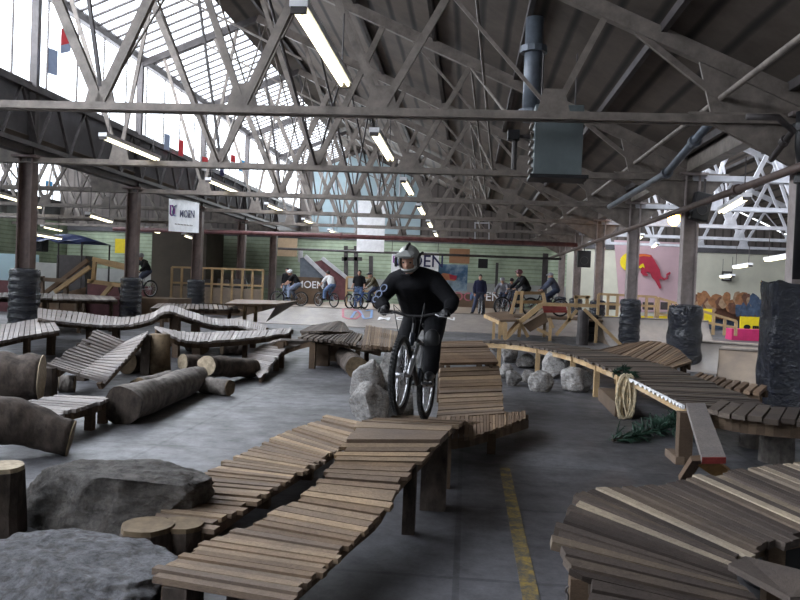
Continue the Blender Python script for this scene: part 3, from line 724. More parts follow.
# see-saw plank and its stand
pl = T('seesaw_plank', 'narrow grey plank sloping down toward the camera with a red painted end', 'plank', tuple(az(697, 458)))
A0, A1, B0, B1 = az(686, 403, .62), az(705, 403, .62), az(702, 457, .36), az(726, 457, .36)
MB().hexa([p + V((0, 0, -.05)) for p in (B0, B1, A1, A0)] + [B0, B1, A1, A0]).build('board', SLATG, pl)
d = (B0 - A0).normalized() * .012
MB().hexa([B0 + V((0, 0, -.055)) + d, B1 + V((0, 0, -.055)) + d, B1 + V((0, 0, -.055)), B0 + V((0, 0, -.055)), B0 + d, B1 + d, B1, B0]).build('red_end', DKRED, pl)
MB().bar(az(684, 478, .03), az(697, 458, .33), .1, .05, (0, 1, 0)).build('strut', SLAT, pl)
MB().bar(az(704, 460, .3), az(724, 474, .12), .14, .05, (0, 1, .5)).build('wedge', plain('orange_wood', (.4, .22, .08), .7, 0, .3, 10), pl)
q = az(683, 463); o = MB().box((q.x, q.y, .27), (.14, .14, .54)).build('square_post', TIMBER); tag(o, 'thick square timber post under the end of the winding ladder', 'post')
o = MB().bar(az(669, 452, .04), az(680, 461, .04), .09, .08).build('timber_offcut', SLATW); tag(o, 'short timber offcut on the floor by the square post', 'offcut')
o = MB().bar(az(606, 394, .12), az(624, 410, .12), .25, .2).build('timber_kerb', TIMBER); tag(o, 'low timber kerb on the floor behind the straw rope bundle', 'timber')
# straw rope bundle
rb = T('rope_bundle', 'bundle of straw coloured rope hanging from the winding ladder edge', 'rope', tuple(az(632, 425)))
c0 = V((2.27, 11.25, .6)); m = MB(); rnd = random.Random(5)
for k in range(9):
    w = rnd.uniform(.05, .13); l = rnd.uniform(.4, .74); ox = rnd.uniform(-.06, .06); oy = -.06 - .02 * (k % 3)
    pts = [c0 + V((ox - w * math.cos(t) + rnd.uniform(-.01, .01), oy, -l / 2 - l / 2 * math.sin(t) + .03)) for t in [math.pi / 2 + 2 * math.pi * j / 14 for j in range(14)]]
    m.tube(pts, .016, 6, closed=True)
m.build('coils', ROPE, rb, smooth=True)
for s in (-.08, .07): MB().tube([c0 + V((s, -.08, -.3)), c0 + V((s * 1.1, -.09, -.58))], [.03, .02], 7).build('rope_tail', ROPE, rb, smooth=True)
def conifer(name, label, pts, n, ln, seed):
    rnd = random.Random(seed); m = MB(); r = T(name, label, 'branch', tuple((pts[0].x, pts[0].y, 0)))
    cv = catmull(pts, 8)
    MB().tube(cv, [.02 * (1 - .7 * i / len(cv)) for i in range(len(cv))], 6).build('stem', BARK, r)
    for k in range(n):
        i = rnd.randrange(len(cv) - 1); p = lerp(cv[i], cv[i + 1], rnd.random()); t = (cv[i + 1] - cv[i]).normalized()
        dr = (V((rnd.gauss(0, 1), rnd.gauss(0, 1), rnd.gauss(0, .8))) * .8 + t).normalized()
        q = p + dr * ln * rnd.uniform(.5, 1.2); q.z = max(q.z, .012); p.z = max(p.z, .012)
        m.tube([p, (p + q) / 2 + V((0, 0, .01)), q], [.004, .012, .003], 4)
        for j in range(6):
            u = lerp(p, q, .25 + .13 * j); e = u + (V((rnd.gauss(0, 1), rnd.gauss(0, 1), rnd.gauss(0, .6))).normalized() * .8 + dr).normalized() * .05
            e.z = max(e.z, .01); m.tube([u, e], [.006, .001], 3)
    m.build('needles', NEEDLE, r)
conifer('evergreen_branch', 'evergreen branch lying on the floor under the winding ladder', [az(612, 440, .03), az(636, 436, .05), az(660, 424, .1), az(690, 418, .14)], 190, .2, 3)
conifer('evergreen_branch', 'shaded evergreen branch heaped against the square timber post', [az(652, 432, .05), az(672, 425, .16), az(690, 424, .25)], 120, .22, 4)
conifer('evergreen_sprig', 'small evergreen sprig tied to the winding ladder above the rope', [V((2.1, 11.3, .6)), V((2.22, 11.25, .68)), V((2.34, 11.2, .64))], 50, .11, 5)

# --- left hand ladders
tw = [P((50, 364), (104, 380), .42, .25), P((66, 353), (118, 366), .55, .42), P((82, 341), (134, 349), .65, .6), P((97, 329), (149, 330), .75, .78)]
def vladder(name, label, rows, mat, seed, legs=()):
    """trough: two decks meeting along a sunken valley line"""
    rnd = random.Random(seed); Ls = catmull([r[0] for r in rows], 12); Ms = catmull([r[1] for r in rows], 12); Rs = catmull([r[2] for r in rows], 12)
    b = Ms[0].copy(); b.z = 0
    t = T(name, label, 'ladder bridge', tuple(b))
    for nm, A, B in (('slat_deck', Ls, Ms), ('slat_deck', Ms, Rs)):
        m = MB(); N = len(A) - 1; n = 16
        def f(C, s):
            i = min(int(s * N), N - 1); return lerp(C[i], C[i + 1], s * N - i)
        for k in range(n):
            s0, s1 = k / n, k / n + .62 / n
            e = (f(B, s0) - f(A, s0)).normalized() * rnd.uniform(-.04, .05)
            q = [f(A, s0) - e, f(B, s0), f(B, s1), f(A, s1) - e]; up = V((0, 0, .04))
            m.hexa([p - up for p in q] + q)
        m.build(nm, mat, t)
        mm = MB(); c = [lerp(a, b, .25 if A is Ls else .8) - V((0, 0, .1)) for a, b in zip(A, B)]
        for p, q in zip(c[::4], c[4::4]): mm.bar(p, q, .07, .1)
        mm.build('stringer', TIMBER, t)
    for (s, w) in legs:
        i = int(s * (len(Ls) - 1)); C = (Ls, Ms, Rs)[w]; p = C[i]
        MB().bar((p.x, p.y, 0), (p.x, p.y, p.z - .05), .16, .16, (0, 1, 0)).build('post', BARK, t)
    return t
vladder('trough_ladder', 'twisted trough shaped ladder dipping between two high edges by the brown post', [(az(50, 364, .46), az(78, 373, .33), az(105, 381, .22)), (az(64, 354, .55), az(92, 363, .37), az(119, 366, .42)), (az(82, 341, .65), az(110, 351, .42), az(136, 347, .62)), (az(98, 329, .75), az(126, 341, .5), az(149, 330, .78))], SLATG, 20, legs=[(0.02, 0), (.97, 0), (.7, 0), (.97, 2)])
q = V((az(149, 330, .78).x + .22, az(149, 330, .78).y - .05, 0)); o = MB().lathe([(.2, 0), (.19, .35), (.18, .72)], q, 16, .15, 4).build('log_post', CUTD, smooth=True); tag(o, 'brown stump post holding the peak between trough ladder and wavy ladder', 'post')
ladder('wavy_ladder', 'pale sagging ladder running level from the trough ladder peak', [P((163, 331), (155, 326), .76), P((188, 341), (190, 332), .6), P((225, 340), (230, 331), .58), (az(258, 337, .6), az(262, 330, .6)), P((290, 333), (293, 327), .62)], SLATG, .12, .018, .045, seed=21, legs=[(.3, .5), (.6, .5)], jit=.05)
ladder('down_ladder', 'pale ladder ramp sloping down to the open floor', [P((252, 367), (262, 377), .12), P((248, 356), (274, 360), .25), P((262, 345), (290, 347), .42), P((282, 338), (318, 339), .6)], SLATG, .11, .022, .04, seed=22, legs=[(.98, .05, .12), (.98, .95, .12), (.6, .95)], beam=TIMBER)
ladder('dip_ladder', 'long dipping ladder behind the trough ladder with a hump in the middle', [P((38, 318), (38, 308), .8), P((75, 323), (78, 312), .7), P((120, 325), (122, 317), .66), P((148, 320), (150, 313), .8), P((166, 311), (168, 305), 1.02), P((190, 318), (190, 311), .86), P((215, 325), (214, 318), .68), P((240, 326), (240, 319), .62), P((266, 332), (268, 325), .55)], SLATG, .12, .02, .05, seed=23, legs=[(.05, .1), (.05, .9), (.18, .1), (.3, .1), (.52, .1), (.5, .9), (.6, .1), (.75, .5), (.9, .5)], legw=.13, jit=.04)
ladder('pale_far_ladder', 'pale level ladder bridge in front of the wooden start ramp', [P((-30, 296.5), (-30, 292), 1.0), P((40, 298), (42, 293.2), 1.0), P((75, 299), (72, 294), 1.0), P((118, 300), (112, 296), .97)], SLATG, .13, .02, .05, seed=24, legs=[(.1, .1), (.3, .1), (.5, .1), (.7, .1), (.95, .1)], jit=.05)
ladder('edge_ladder', 'ladder end at the frame edge behind the padded brown post', [P((-40, 352), (-40, 330), .5), P((14, 338), (18, 322), .62), P((60, 330), (50, 316), .72)], SLATG, .12, .018, .045, seed=25, legs=[(.3, .1), (.7, .1)])
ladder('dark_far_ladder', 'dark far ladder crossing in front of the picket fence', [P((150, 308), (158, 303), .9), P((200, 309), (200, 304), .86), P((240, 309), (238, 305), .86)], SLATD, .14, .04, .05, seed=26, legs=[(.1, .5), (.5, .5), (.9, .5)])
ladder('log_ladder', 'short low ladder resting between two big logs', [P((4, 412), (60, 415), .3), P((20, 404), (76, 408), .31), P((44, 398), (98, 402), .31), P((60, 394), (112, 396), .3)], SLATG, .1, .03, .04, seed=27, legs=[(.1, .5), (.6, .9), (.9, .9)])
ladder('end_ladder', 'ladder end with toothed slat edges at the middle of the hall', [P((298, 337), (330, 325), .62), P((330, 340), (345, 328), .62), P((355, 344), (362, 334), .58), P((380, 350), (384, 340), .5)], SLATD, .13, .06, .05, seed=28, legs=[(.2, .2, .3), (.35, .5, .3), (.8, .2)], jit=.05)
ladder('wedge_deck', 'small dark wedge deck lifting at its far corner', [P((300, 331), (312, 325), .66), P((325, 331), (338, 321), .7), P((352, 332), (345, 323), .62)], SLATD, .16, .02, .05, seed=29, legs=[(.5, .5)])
ladder('plank_stack_deck', 'bundle of planks forming a deck above the grey boulder pile', [P((362, 345), (366, 325), .7), P((380, 346), (382, 328), .7), P((398, 348), (400, 332), .68)], SLATW, .1, .02, .06, seed=30, legs=[(.1, .5), (.9, .5)], jit=.06)
trs = T('trestle', 'dark trestle legs under the toothed ladder end', 'trestle', tuple(az(325, 362)))
c = off(trs); MB().bar(c + V((-.25, 0, 0)), c + V((-.1, 0, .5)), .09, .09).build('leg', TIMBER, trs); MB().bar(c + V((.45, 0, 0)), c + V((.2, 0, .5)), .09, .09).build('leg', TIMBER, trs); MB().box(c + V((.05, 0, .52)), (.7, .3, .08)).build('beam', TIMBER, trs)

# --- logs
def log(name, label, a, b, r0, r1, seed, mat=BARK, cut=CUTD, bend=0, group=None):
    a, b = V(a), V(b); t = T(name, label, 'log', tuple(((a + b) / 2).to_tuple()[:2]) + (0,), group)
    d = (b - a).normalized(); sd = d.cross(Z).normalized(); uu = sd.cross(d); m = MB(); rows = []; n = 22; N = 22
    for i in range(N + 1):
        s = i / N; c = lerp(a, b, s) + Z * bend * math.sin(math.pi * s); r = lerp(r0, r1, s); row = []
        for k in range(n):
            an = 2 * math.pi * k / n; w = 1 + .16 * noise.noise(V((math.cos(an) * 1.2 + seed, math.sin(an) * 1.2, s * 5))) + .06 * noise.noise(V((math.cos(an) * 5, math.sin(an) * 5 + seed, s * 9)))
            row.append(m.bm.verts.new(c + (sd * math.cos(an) + uu * math.sin(an)) * r * w))
        rows.append(row)
    for A, B in zip(rows, rows[1:]):
        for k in range(n): m.bm.faces.new([A[k], A[(k + 1) % n], B[(k + 1) % n], B[k]])
    e0 = [v.co.copy() for v in rows[0]]; e1 = [v.co.copy() for v in rows[-1]]
    m.bm.faces.new(rows[0][::-1]); m.bm.faces.new(rows[-1])
    m.build('bark', mat, t, smooth=True)
    for e, s in ((e0, -1), (e1, 1)):
        MB().poly([p + d * s * .004 for p in e], d * s * .012).build('cut_end', cut, t)
    return t
def g2(px_, py_, r): q = az(px_, py_); return V((q.x, q.y, r))
log('fallen_log', 'long thick log lying on the floor with its butt toward the camera', g2(122, 424, .21), az(196, 379, .2), .23, .19, 1, BARKG, BARK)
log('fallen_log', 'dark arched log bridging to the low ladder at the frame edge', az(-45, 418, .36), az(70, 438, .16), .26, .17, 2, BARK, CUTD, .06)
log('fallen_log', 'fat log with a pale sawn end beside the trough ladder', g2(-40, 402, .34), g2(40, 402, .32), .34, .32, 3, BARK, CUT)
log('fallen_log', 'short grey log with its cut face behind the long thick log', g2(203, 393, .12), g2(229, 396, .12), .13, .12, 4, BARKG, CUTD)
log('thin_log', 'thin pale log lying across behind the long thick log', az(140, 384, .16), az(212, 372, .2), .1, .1, 5, BARKG, CUTD)
log('thin_log', 'short thin reddish log near the trough ladder', az(136, 386, .1), az(170, 376, .1), .1, .09, 6, BARKG, CUTD)
log('half_log', 'dark squared log with a pale end angled toward the down ladder', az(207, 366, .32), az(252, 368, .17), .17, .17, 7, BARK, CUT)
log('half_log', 'dark short log with pale end behind the squared log', az(183, 362, .25), az(212, 363, .2), .14, .13, 8, BARK, CUT)
log('round_log', 'round dark log supporting the wavy ladder near its low point', g2(192, 352, .17), g2(202, 354, .17), .18, .17, 9, BARK, CUTD)
log('round_log', 'round dark log supporting the wavy ladder at its middle', g2(222, 355, .2), g2(242, 355, .2), .2, .19, 10, BARK, CUTD)
log('round_log', 'short log under the trough ladder front edge', g2(60, 392, .12), g2(74, 392, .12), .13, .12, 11, BARKG, CUTD)
log('round_log', 'dark log in shade under the trough ladder peak', g2(126, 374, .2), g2(146, 370, .2), .2, .2, 12, BARK, CUTD)
log('round_log', 'short dark log under the dipping ladder', g2(356, 378, .2), g2(344, 366, .2), .2, .2, 13, BARK, CUTD)
def stump(label, px_, py_, r, hgt, cutm, seed, sides=18, name='stump'):
    q = az(px_, py_); t = T(name, label, 'stump', (q.x, q.y, 0))
    MB().lathe([(r * 1.08, 0), (r, hgt * .3), (r, hgt - .03)], q, sides, .14, seed).build('bark', BARK, t)
    MB().lathe([(r * .97, hgt - .03), (r * .95, hgt)], q, sides, .14, seed).build('cut_top', cutm, t)
stump('upright log stump with a pale sawn top at the frame edge', 0, 532, .15, .45, CUT, 1)
stump('low stump slice leaning on the dark boulder, bark dark and top pale', 146, 560, .17, .22, CUTD, 2)
stump('smaller stump slice right against the ridden ladder', 181, 556, .14, .21, CUTD, 3)
stump('log round propping the low end of the ridden ladder', 182, 612, .1, .2, CUTD, 4)
stump('second log round under the end of the ridden ladder', 246, 616, .1, .19, CUTD, 5)

# --- rocks
def rock(label, c, r, seed, mat, group=None, cuts=9, name='boulder', sub=4, hollow=(), flat=None):
    rnd = random.Random(seed); m = MB(); bm = m.bm
    bmesh.ops.create_icosphere(bm, subdivisions=sub, radius=1)
    planes = [(V((rnd.gauss(0, 1), rnd.gauss(0, 1), rnd.gauss(0, 1))).normalized(), rnd.uniform(.55, .85)) for _ in range(cuts)]
    for v in bm.verts:
        p = v.co.copy()
        for n, d in planes:
            e = p.dot(n) - d
            if e > 0: p -= n * e * .92
        for hc, hr, hd in hollow:
            e = (p - V(hc)).length
            if e < hr: p -= V(hc).normalized() * hd * (1 - (e / hr) ** 2) ** 1.0
        if flat and p.z > flat: p.z = flat + (p.z - flat) * .12
        q = p + V((seed, seed * .7, 0)); p *= 1 + .16 * noise.noise(q * 1.3) + .08 * noise.noise(q * 3.1) + .04 * noise.noise(q * 8) + .02 * noise.noise(q * 19)
        v.co = V((c[0] + p.x * r[0], c[1] + p.y * r[1], max(c[2] + p.z * r[2], 0)))
    o = m.build(name, mat, smooth=True); tag(o, label, 'rock', group)
    try: o.data.set_sharp_from_angle(angle=math.radians(32))
    except Exception: pass
    return o
q = az(110, 545); rock('big dark boulder with hollows standing at the lower left', (q.x - .16, q.y + .4, .08), (.86, .44, .5), 11, ROCKD, cuts=6, sub=6, flat=.58, hollow=[((.35, -.75, .3), .5, .3), ((-.55, -.7, .35), .38, .25)])
q = az(60, 640); rock('flat topped slab boulder in the lower corner', (q.x - .28, q.y + .5, -.02), (.8, .56, .36), 24, ROCKS, cuts=5, sub=6, flat=.6)
RL = [(508, 363, 16, 20, 'pale pointed boulder at the back of the rock heap by the tall ramp'), (505, 379, 13, 14, 'small white boulder against the side of the tall ramp'), (527, 369, 20, 14, 'flat grey boulder in the middle of the rock heap'), (513, 386, 17, 14, 'dark boulder low at the ramp side of the rock heap'), (528, 383, 14, 12, 'grey boulder wedged between two paler ones'), (541, 392, 20, 20, 'bright faceted boulder at the front of the rock heap'), (556, 379, 22, 26, 'tall pale boulder with a slanted face in the rock heap'),
      (577, 392, 30, 21, 'wide rounded boulder nearest the wooden post'), (545, 366, 18, 12, 'grey boulder behind under the winding ladder'), (575, 370, 22, 14, 'pale boulder in the shade under the winding ladder'), (497, 352, 12, 12, 'dark little boulder at the top corner of the tall ramp')]
for k, (px_, py_, w, h_, lab) in enumerate(RL):
    q = az(px_, py_); s = q.y / FPX; rock(lab, (q.x, q.y + w * s * .4, h_ * s * .42), (w * s * .6, w * s * .55, h_ * s * .68), 40 + k, ROCKL if k in (0, 1, 5, 6, 7, 9) else ROCKM, 'rock heap by the winding ladder')
LL = [(372, 402, 34, 40, 8.6, 'large grey boulder at the bottom of the pile beside the front wheel'), (366, 384, 32, 52, 9.0, 'upper grey boulder of the pile beside the front wheel'), (392, 386, 30, 56, 9.5, 'grey boulder of the pile half hidden behind the front wheel'), (358, 404, 16, 26, 8.9, 'small boulder at the outer foot of the grey pile'), (398, 404, 30, 40, 9.1, 'shaded boulder of the pile behind the bicycle fork')]
for k, (px_, py_, w, h_, Y, lab) in enumerate(LL):
    q = ay(px_, py_, Y); s = Y / FPX; rock(lab, (q.x, q.y, q.z), (w * s * .62, w * s * .6, h_ * s * .62), 60 + k, ROCKL if k in (0, 1, 3) else ROCKM, 'grey boulder pile beside the bicycle')
# worn yellow floor line
m = MB()
for a, b_ in ((2.6, 7.7),): m.box((.43, (a + b_) / 2, .002), (.1, b_ - a, .004))
o = m.build('floor_marking', YLINE); o['kind'] = 'structure'
# ================================================================== far platforms, fences, signs
DK, DZ = 34.0, .62          # deck edge line and height
def pt(px_, py_, Y): return ay(px_, py_, Y)
# deck with its sloping face
d = T('ramp_deck', 'wide plywood deck with a sloped face along the far side of the hall', 'ramp', (0, DK, 0))
xa, xb = ay(282, 305, DK).x, ay(560, 310, DK).x + 3.5
MB().box(((xa + xb) / 2, (DK + 47) / 2, DZ - .04), (xb - xa, 47 - DK, .08)).build('deck_top', PLY, d)
MB().hexa([(xa - 1.6, DK - 3.2, 0), (xb, DK - 3.2, 0), (xb, DK, 0), (xa, DK, 0), (xa - 1.6, DK - 3.2, .02), (xb, DK - 3.2, .02), (xb, DK, DZ), (xa, DK, DZ)]).build('sloped_face', PLYG, d)
MB().tube([(xa, DK, DZ), (xb, DK, DZ)], .035, 8).build('coping', STEEL, d)
sl = (V((0, 3.2, DZ - .02))).normalized(); nrm = V((1, 0, 0)).cross(sl) * .012
def onface(px_, py_):
    r = ray(px_, py_); p0 = V((0, DK - 3.2, .02)); n = V((1, 0, 0)).cross(sl); t = (p0 - CAMP).dot(n) / r.dot(n); return CAMP + r * t + n * .012
lg = T('ramp_logo', 'red and blue interlocked letter logo painted on the sloped ramp face', 'logo', tuple(onface(357, 316)))
def strokes(name, pts, w, mat, parent, f):
    MB_ = MB(); q = [f(*p) for p in pts]
    for a, b in zip(q, q[1:]): MB_.bar(a, b, w, .01, V((0, -.3, 1)))
    return MB_.build(name, mat, parent)
strokes('red_letter', [(343, 309), (343, 317), (348, 319), (356, 319), (361, 315), (357, 311), (350, 309), (343, 309)], .1, REDF, lg, onface)
strokes('blue_letter', [(351, 318), (355, 312), (360, 311), (364, 319), (371, 318), (372, 310), (366, 311)], .1, BLUEF, lg, onface)
tx = T('ramp_lettering', 'white lettering painted on the sloped ramp face behind the handlebar', 'lettering', tuple(onface(415, 318)))
for ch_, px_ in (('M', 384), ('O', 402), ('E', 425), ('N', 449)): text(ch_, 'letter', .75, onface(px_, 319), (1, 0, 0), sl, WHITE, tx)
# platform at the left end of the deck
p = T('plywood_platform', 'plywood platform on pine legs with a pointed end beside the ramp face', 'platform', tuple(ay(262, 325, 29)))
A = [az(228, 306, .95), az(282, 305, .95), az(297, 303, .95), az(240, 300, .95)]
MB().poly([az(224, 305.5, .97), az(276, 306, .97), az(297, 302.5, .97), az(236, 301, .97)], (0, 0, .06)).build('deck', PLYD, p)
MB().poly([az(276, 306, .96), az(297, 302.5, .96), az(266, 322, .2)], (0, .05, 0)).build('side_panel', PLYD, p)
for px_ in (245, 256): q = az(px_, 305, .9); MB().box((q.x, q.y, .45), (.1, .1, .9)).build('leg', PINE, p)
MB().bar(az(230, 307, .85), az(246, 312, .35), .08, .06).build('brace', PINE, p)

def fence(name, label, a, b, z0, zt0, zt1, n, panel=.0, mat=PINE, cat='fence', mid=True, group=None, hpan=.5, pmat=None):
    a, b = V(a), V(b); t = T(name, label, cat, (a.x, a.y, z0), group)
    for k in range(n + 1):
        q = lerp(a, b, k / n); zz = lerp(zt0, zt1, k / n); MB().box((q.x, q.y, (z0 + zz) / 2), (.1, .08, zz - z0)).build('post', mat, t)
    up = lambda s, z: V((lerp(a, b, s).x, lerp(a, b, s).y, z))
    MB().bar(up(0, zt0), up(1, zt1), .1, .09).build('top_rail', mat, t)
    if mid: MB().bar(up(0, lerp(z0, zt0, .55)), up(1, lerp(z0, zt1, .55)), .05, .09).build('mid_rail', mat, t)
    if hpan:
        y_ = V((0, .05, 0)); MB().hexa([up(0, z0), up(1, z0), up(1, z0) + y_, up(0, z0) + y_, up(0, z0 + hpan), up(1, z0 + hpan), up(1, z0 + hpan) + y_, up(0, z0 + hpan) + y_]).build('panel', pmat or PLY, t)
    return t
a, b = ay(171, 300, 36), ay(262, 302, 36)
fence('picket_fence', 'pale wooden railing of square bays with plywood lower panels behind the far posts', (a.x, 36, 0), (b.x, 36, 0), .55, ay(171, 267, 36).z, ay(262, 270, 36).z, 9, hpan=.75)
o = MB().box(((a.x + b.x) / 2, 37.6, .27), (b.x - a.x, 3.0, .54)).build('railing_base', PLYD); tag(o, 'brown low platform base under the square bay railing', 'platform')
# dark panels hung behind that fence
for k in range(4):
    q = ay(206 + 17 * k, 283, 38.6); o = MB().box((q.x, 38.6, q.z), (.6, .06, .42)).build('hanging_pad', STEELD); tag(o, 'dark pad seen through the square bay railing, bay %d from the brown post' % (k + 1), 'pad', 'dark pads behind the railing')
# start ramp with hand rails far left
s = T('start_ramp', 'wooden start ramp with sloping hand rails by the green wall', 'ramp', tuple(ay(60, 300, 27)[:2]) + (0,))
def bb(nm, p0, p1, Y, w=.12, h=.14, mat=PINE): MB().bar(ay(*p0, Y), ay(*p1, Y), w, h).build(nm, mat, s)
bb('hand_rail', (40, 297), (88, 260), 27, mat=SLAT); bb('hand_rail', (55, 292), (90, 267), 26.2)
bb('hand_rail', (93, 259), (126, 266), 26.5); bb('hand_rail', (95, 261), (128, 269), 27.4); bb('post', (95, 261), (93, 283), 26.5, .12, .12)
bb('mid_rail', (88, 281), (126, 286), 26.5); bb('brace', (102, 297), (112, 285), 26.5); bb('mid_rail', (38, 279), (72, 281), 26.5, mat=SLATW); bb('post', (42, 276), (42, 296), 26.5, mat=SLATW); bb('post', (66, 281), (66, 296), 26.5, mat=SLATW)
q0 = ay(86, 296, 27); q1 = ay(128, 296, 27)
MB().box(((q0.x + q1.x) / 2, 27.4, q0.z / 2), (q1.x - q0.x, 1.6, q0.z)).build('landing', MAROON, s)
for px_ in (47, 58, 76, 84):
    q = ay(px_, 306, 26.5); MB().box((q.x, 26.5, q.z * .75), (.1, .1, q.z * 1.5)).build('leg', SLATW, s)
MB().hexa([ay(36, 312, 27), ay(84, 312, 27), ay(84, 312, 28.2), ay(36, 312, 28.2), ay(36, 300, 27), ay(86, 287, 27), ay(86, 287, 28.2), ay(36, 300, 28.2)]).build('deck', SLAT, s)
# maroon low wall stretch behind
for k, (x0, x1, lab) in enumerate(((-6, 36, 'maroon low barrier at the frame edge beyond the first brown post'), (88, 152, 'maroon low barrier behind the start ramp landing'))):
    a, b = ay(x0, 296, 31), ay(x1, 296, 31); o = MB().box(((a.x + b.x) / 2, 31, .65), (b.x - a.x, .15, 1.3)).build('low_barrier', MAROON); tag(o, lab, 'barrier')
# small pale railing between the standing rider and the camouflage rider, with maroon and grey ramp slopes behind
fence('short_railing', 'small pine railing beside the rider in blue jeans', ay(346, 300, 38), ay(374, 300, 38), .6, ay(346, 277, 38).z, ay(374, 278, 38).z, 2, hpan=0)
sr = T('side_ramp', 'grey and maroon sloping ramp sides behind the rider in the white shirt', 'ramp', tuple(ay(320, 295, 43)[:2]) + (0,))
MB().poly([ay(300, 280, 43), ay(300, 258, 43), ay(306, 257, 43), ay(326, 279, 43), ay(326, 300, 43), ay(300, 300, 43)], (0, .2, 0)).build('grey_side', DUCT, sr)
MB().poly([ay(322, 260, 43.6), ay(346, 279, 43.6), ay(346, 300, 43.6), ay(326, 300, 43.6), ay(326, 276, 43.6), ay(314, 262, 43.6)], (0, .2, 0)).build('maroon_side', MAROON, sr)
MB().bar(ay(305, 256, 42.9), ay(328, 278, 42.9), .1, .22).build('grey_rail', STEELL, sr); MB().bar(ay(322, 258, 43.5), ay(347, 278, 43.5), .1, .2).build('grey_rail', STEELL, sr)
bx = T('lettered_box', 'low brown ramp box with pale lettering behind the white helmet rider', 'box', tuple(ay(303, 292, 39)[:2]) + (0,))
a, b = ay(291, 292, 39), ay(319, 292, 39); MB().box(((a.x + b.x) / 2, 39.5, (ay(305, 277, 39).z) / 2), (b.x - a.x, 1, ay(305, 277, 39).z)).build('body', PLYD, bx)
text('MOEN', 'lettering', .5, ay(310, 285, 38.97), (1, 0, 0), Z, WHITE, bx)
# grey wall strip left of that, behind the pale fence
# ---------------------------------------------------- boards, banners
def panel(name, label, cat, x0, y0, x1, y1, Y, mat, parent=None):
    a, b = ay(x0, y1, Y), ay(x1, y0, Y)
    m = MB().box(((a.x + b.x) / 2, Y, (a.z + b.z) / 2), (b.x - a.x, .06, b.z - a.z))
    o = m.build(name, mat, parent)
    if parent is None: tag(o, label, cat)
    return o
TAN = paint('tan_board', (.5, .36, .23)); BRN = paint('brown_board', (.33, .17, .09))
panel('hanging_board', 'square tan board hung on the last brown posts', 'board', 277.5, 238.5, 297.5, 256, 45.4, TAN)
panel('hanging_board', 'square brown board hung at the end of the bay above the poster', 'board', 449, 249, 470, 263, 48, BRN)
panel('hanging_sheet', 'tall plain white sheet hanging from the roof at the end of the bay', 'banner', 356.5, 199, 386, 251, 44.6, WHITE)
panel('hanging_notice', 'small grey notice beside the tan board', 'notice', 298, 249, 303, 262, 46, STEELL)
mb_ = T('hanging_banner', 'white hanging banner with the word MOEN beside the brown post', 'banner', tuple(ay(184, 214, 30)))
c = [ay(168.5, 231, 30.5), ay(198.5, 233, 29.0), ay(199, 203, 29.0), ay(169, 196.5, 30.5)]
MB().poly(c, (0, .05, 0)).build('sheet', WHITE, mb_)
ex = (c[1] - c[0]).normalized(); ey = Z; mid = lerp(lerp(c[0], c[1], .64), lerp(c[3], c[2], .64), .56) + V((0, -.06, 0))
text('MOEN', 'lettering', .4, mid, ex, ey, NAVY, mb_)
def dc(parent, c0, ex, s, m1, m2):
    ex = V(ex).normalized()
    def f(u, v): return c0 + ex * (u * s) + Z * (v * s)
    strokes('logo_letter', [(-.5, .45), (-.5, -.3), (-.2, -.5), (.15, -.3), (.15, .1), (-.2, .45), (-.5, .45)], s * .14, m1, parent, f)
    strokes('logo_letter', [(.5, .45), (.1, .25), (-.1, -.1), (.1, -.45), (.5, -.5)], s * .14, m2, parent, f)
dc(mb_, lerp(lerp(c[0], c[1], .17), lerp(c[3], c[2], .17), .62) + V((0, -.06, 0)), ex, .45, PURP, BLUEF)
m = MB()
for k in range(12): q = lerp(lerp(c[0], c[1], .25 + .05 * k), lerp(c[3], c[2], .25 + .05 * k), .22) + V((0, -.05, 0)); m.box(q, (.035, .01, .05))
m.build('small_print', STEEL, mb_)
m = MB()
for e in (c[2], c[3]): m.tube([e, e + V((0, 0, .6))], .012, 5)
m.build('cord', STEELD, mb_)
bb_ = T('wall_banner', 'white banner with a logo and large letters behind the cyclist helmet', 'banner', tuple(ay(416, 268, 49)))
panel('sheet', None, None, 391, 253, 439, 273, 49, WHITE, bb_)
text('MOEN', 'lettering', 1.05, ay(420, 261.5, 48.95), (1, 0, 0), Z, NAVY, bb_)
dc(bb_, ay(398, 260, 48.93), (1, 0, 0), .55, PURP, BLUEF)
m = MB()
for px_ in (392, 438): q = ay(px_, 253, 49); m.tube([q, (q.x, q.y, 4.6)], .02, 5)
m.build('cord', STEELD, bb_)
po = T('wall_poster', 'blue green poster with an orange and red blotch on the end wall', 'poster', tuple(ay(453, 279, 50)))
def poster_mat():
    m, nt, b = _nt('poster_print'); n = _noise(nt, .55, 4, .6)
    nt.links.new(_ramp(nt, n, [(.3, (.02, .05, .03)), (.45, (.05, .12, .22)), (.55, (.3, .4, .48)), (.7, (.04, .08, .07))]), b.inputs['Base Color']); return m
panel('sheet', None, None, 437, 265, 468, 290, 50, poster_mat(), po)
MB().poly([ay(x, y, 49.95) for x, y in ((437, 277), (443, 273), (450, 274), (456, 277), (455, 281), (447, 280), (440, 283), (437, 283))], (0, -.02, 0)).build('blotch', paint('orange_print', (.5, .2, .1)), po)
MB().poly([ay(x, y, 49.93) for x, y in ((449, 274), (457, 276), (456, 280), (450, 279))], (0, -.02, 0)).build('blotch', RED, po)
lo = T('letter_board', 'low board with white, red and blue lettering behind the standing riders', 'board', tuple(ay(468, 302, 46)[:2]) + (.62,))
a, b = ay(445, 302, 46), ay(505, 302, 46); MB().box(((a.x + b.x) / 2, 46, 1.0), (b.x - a.x, .1, .8)).build('sheet', PLYD, lo)
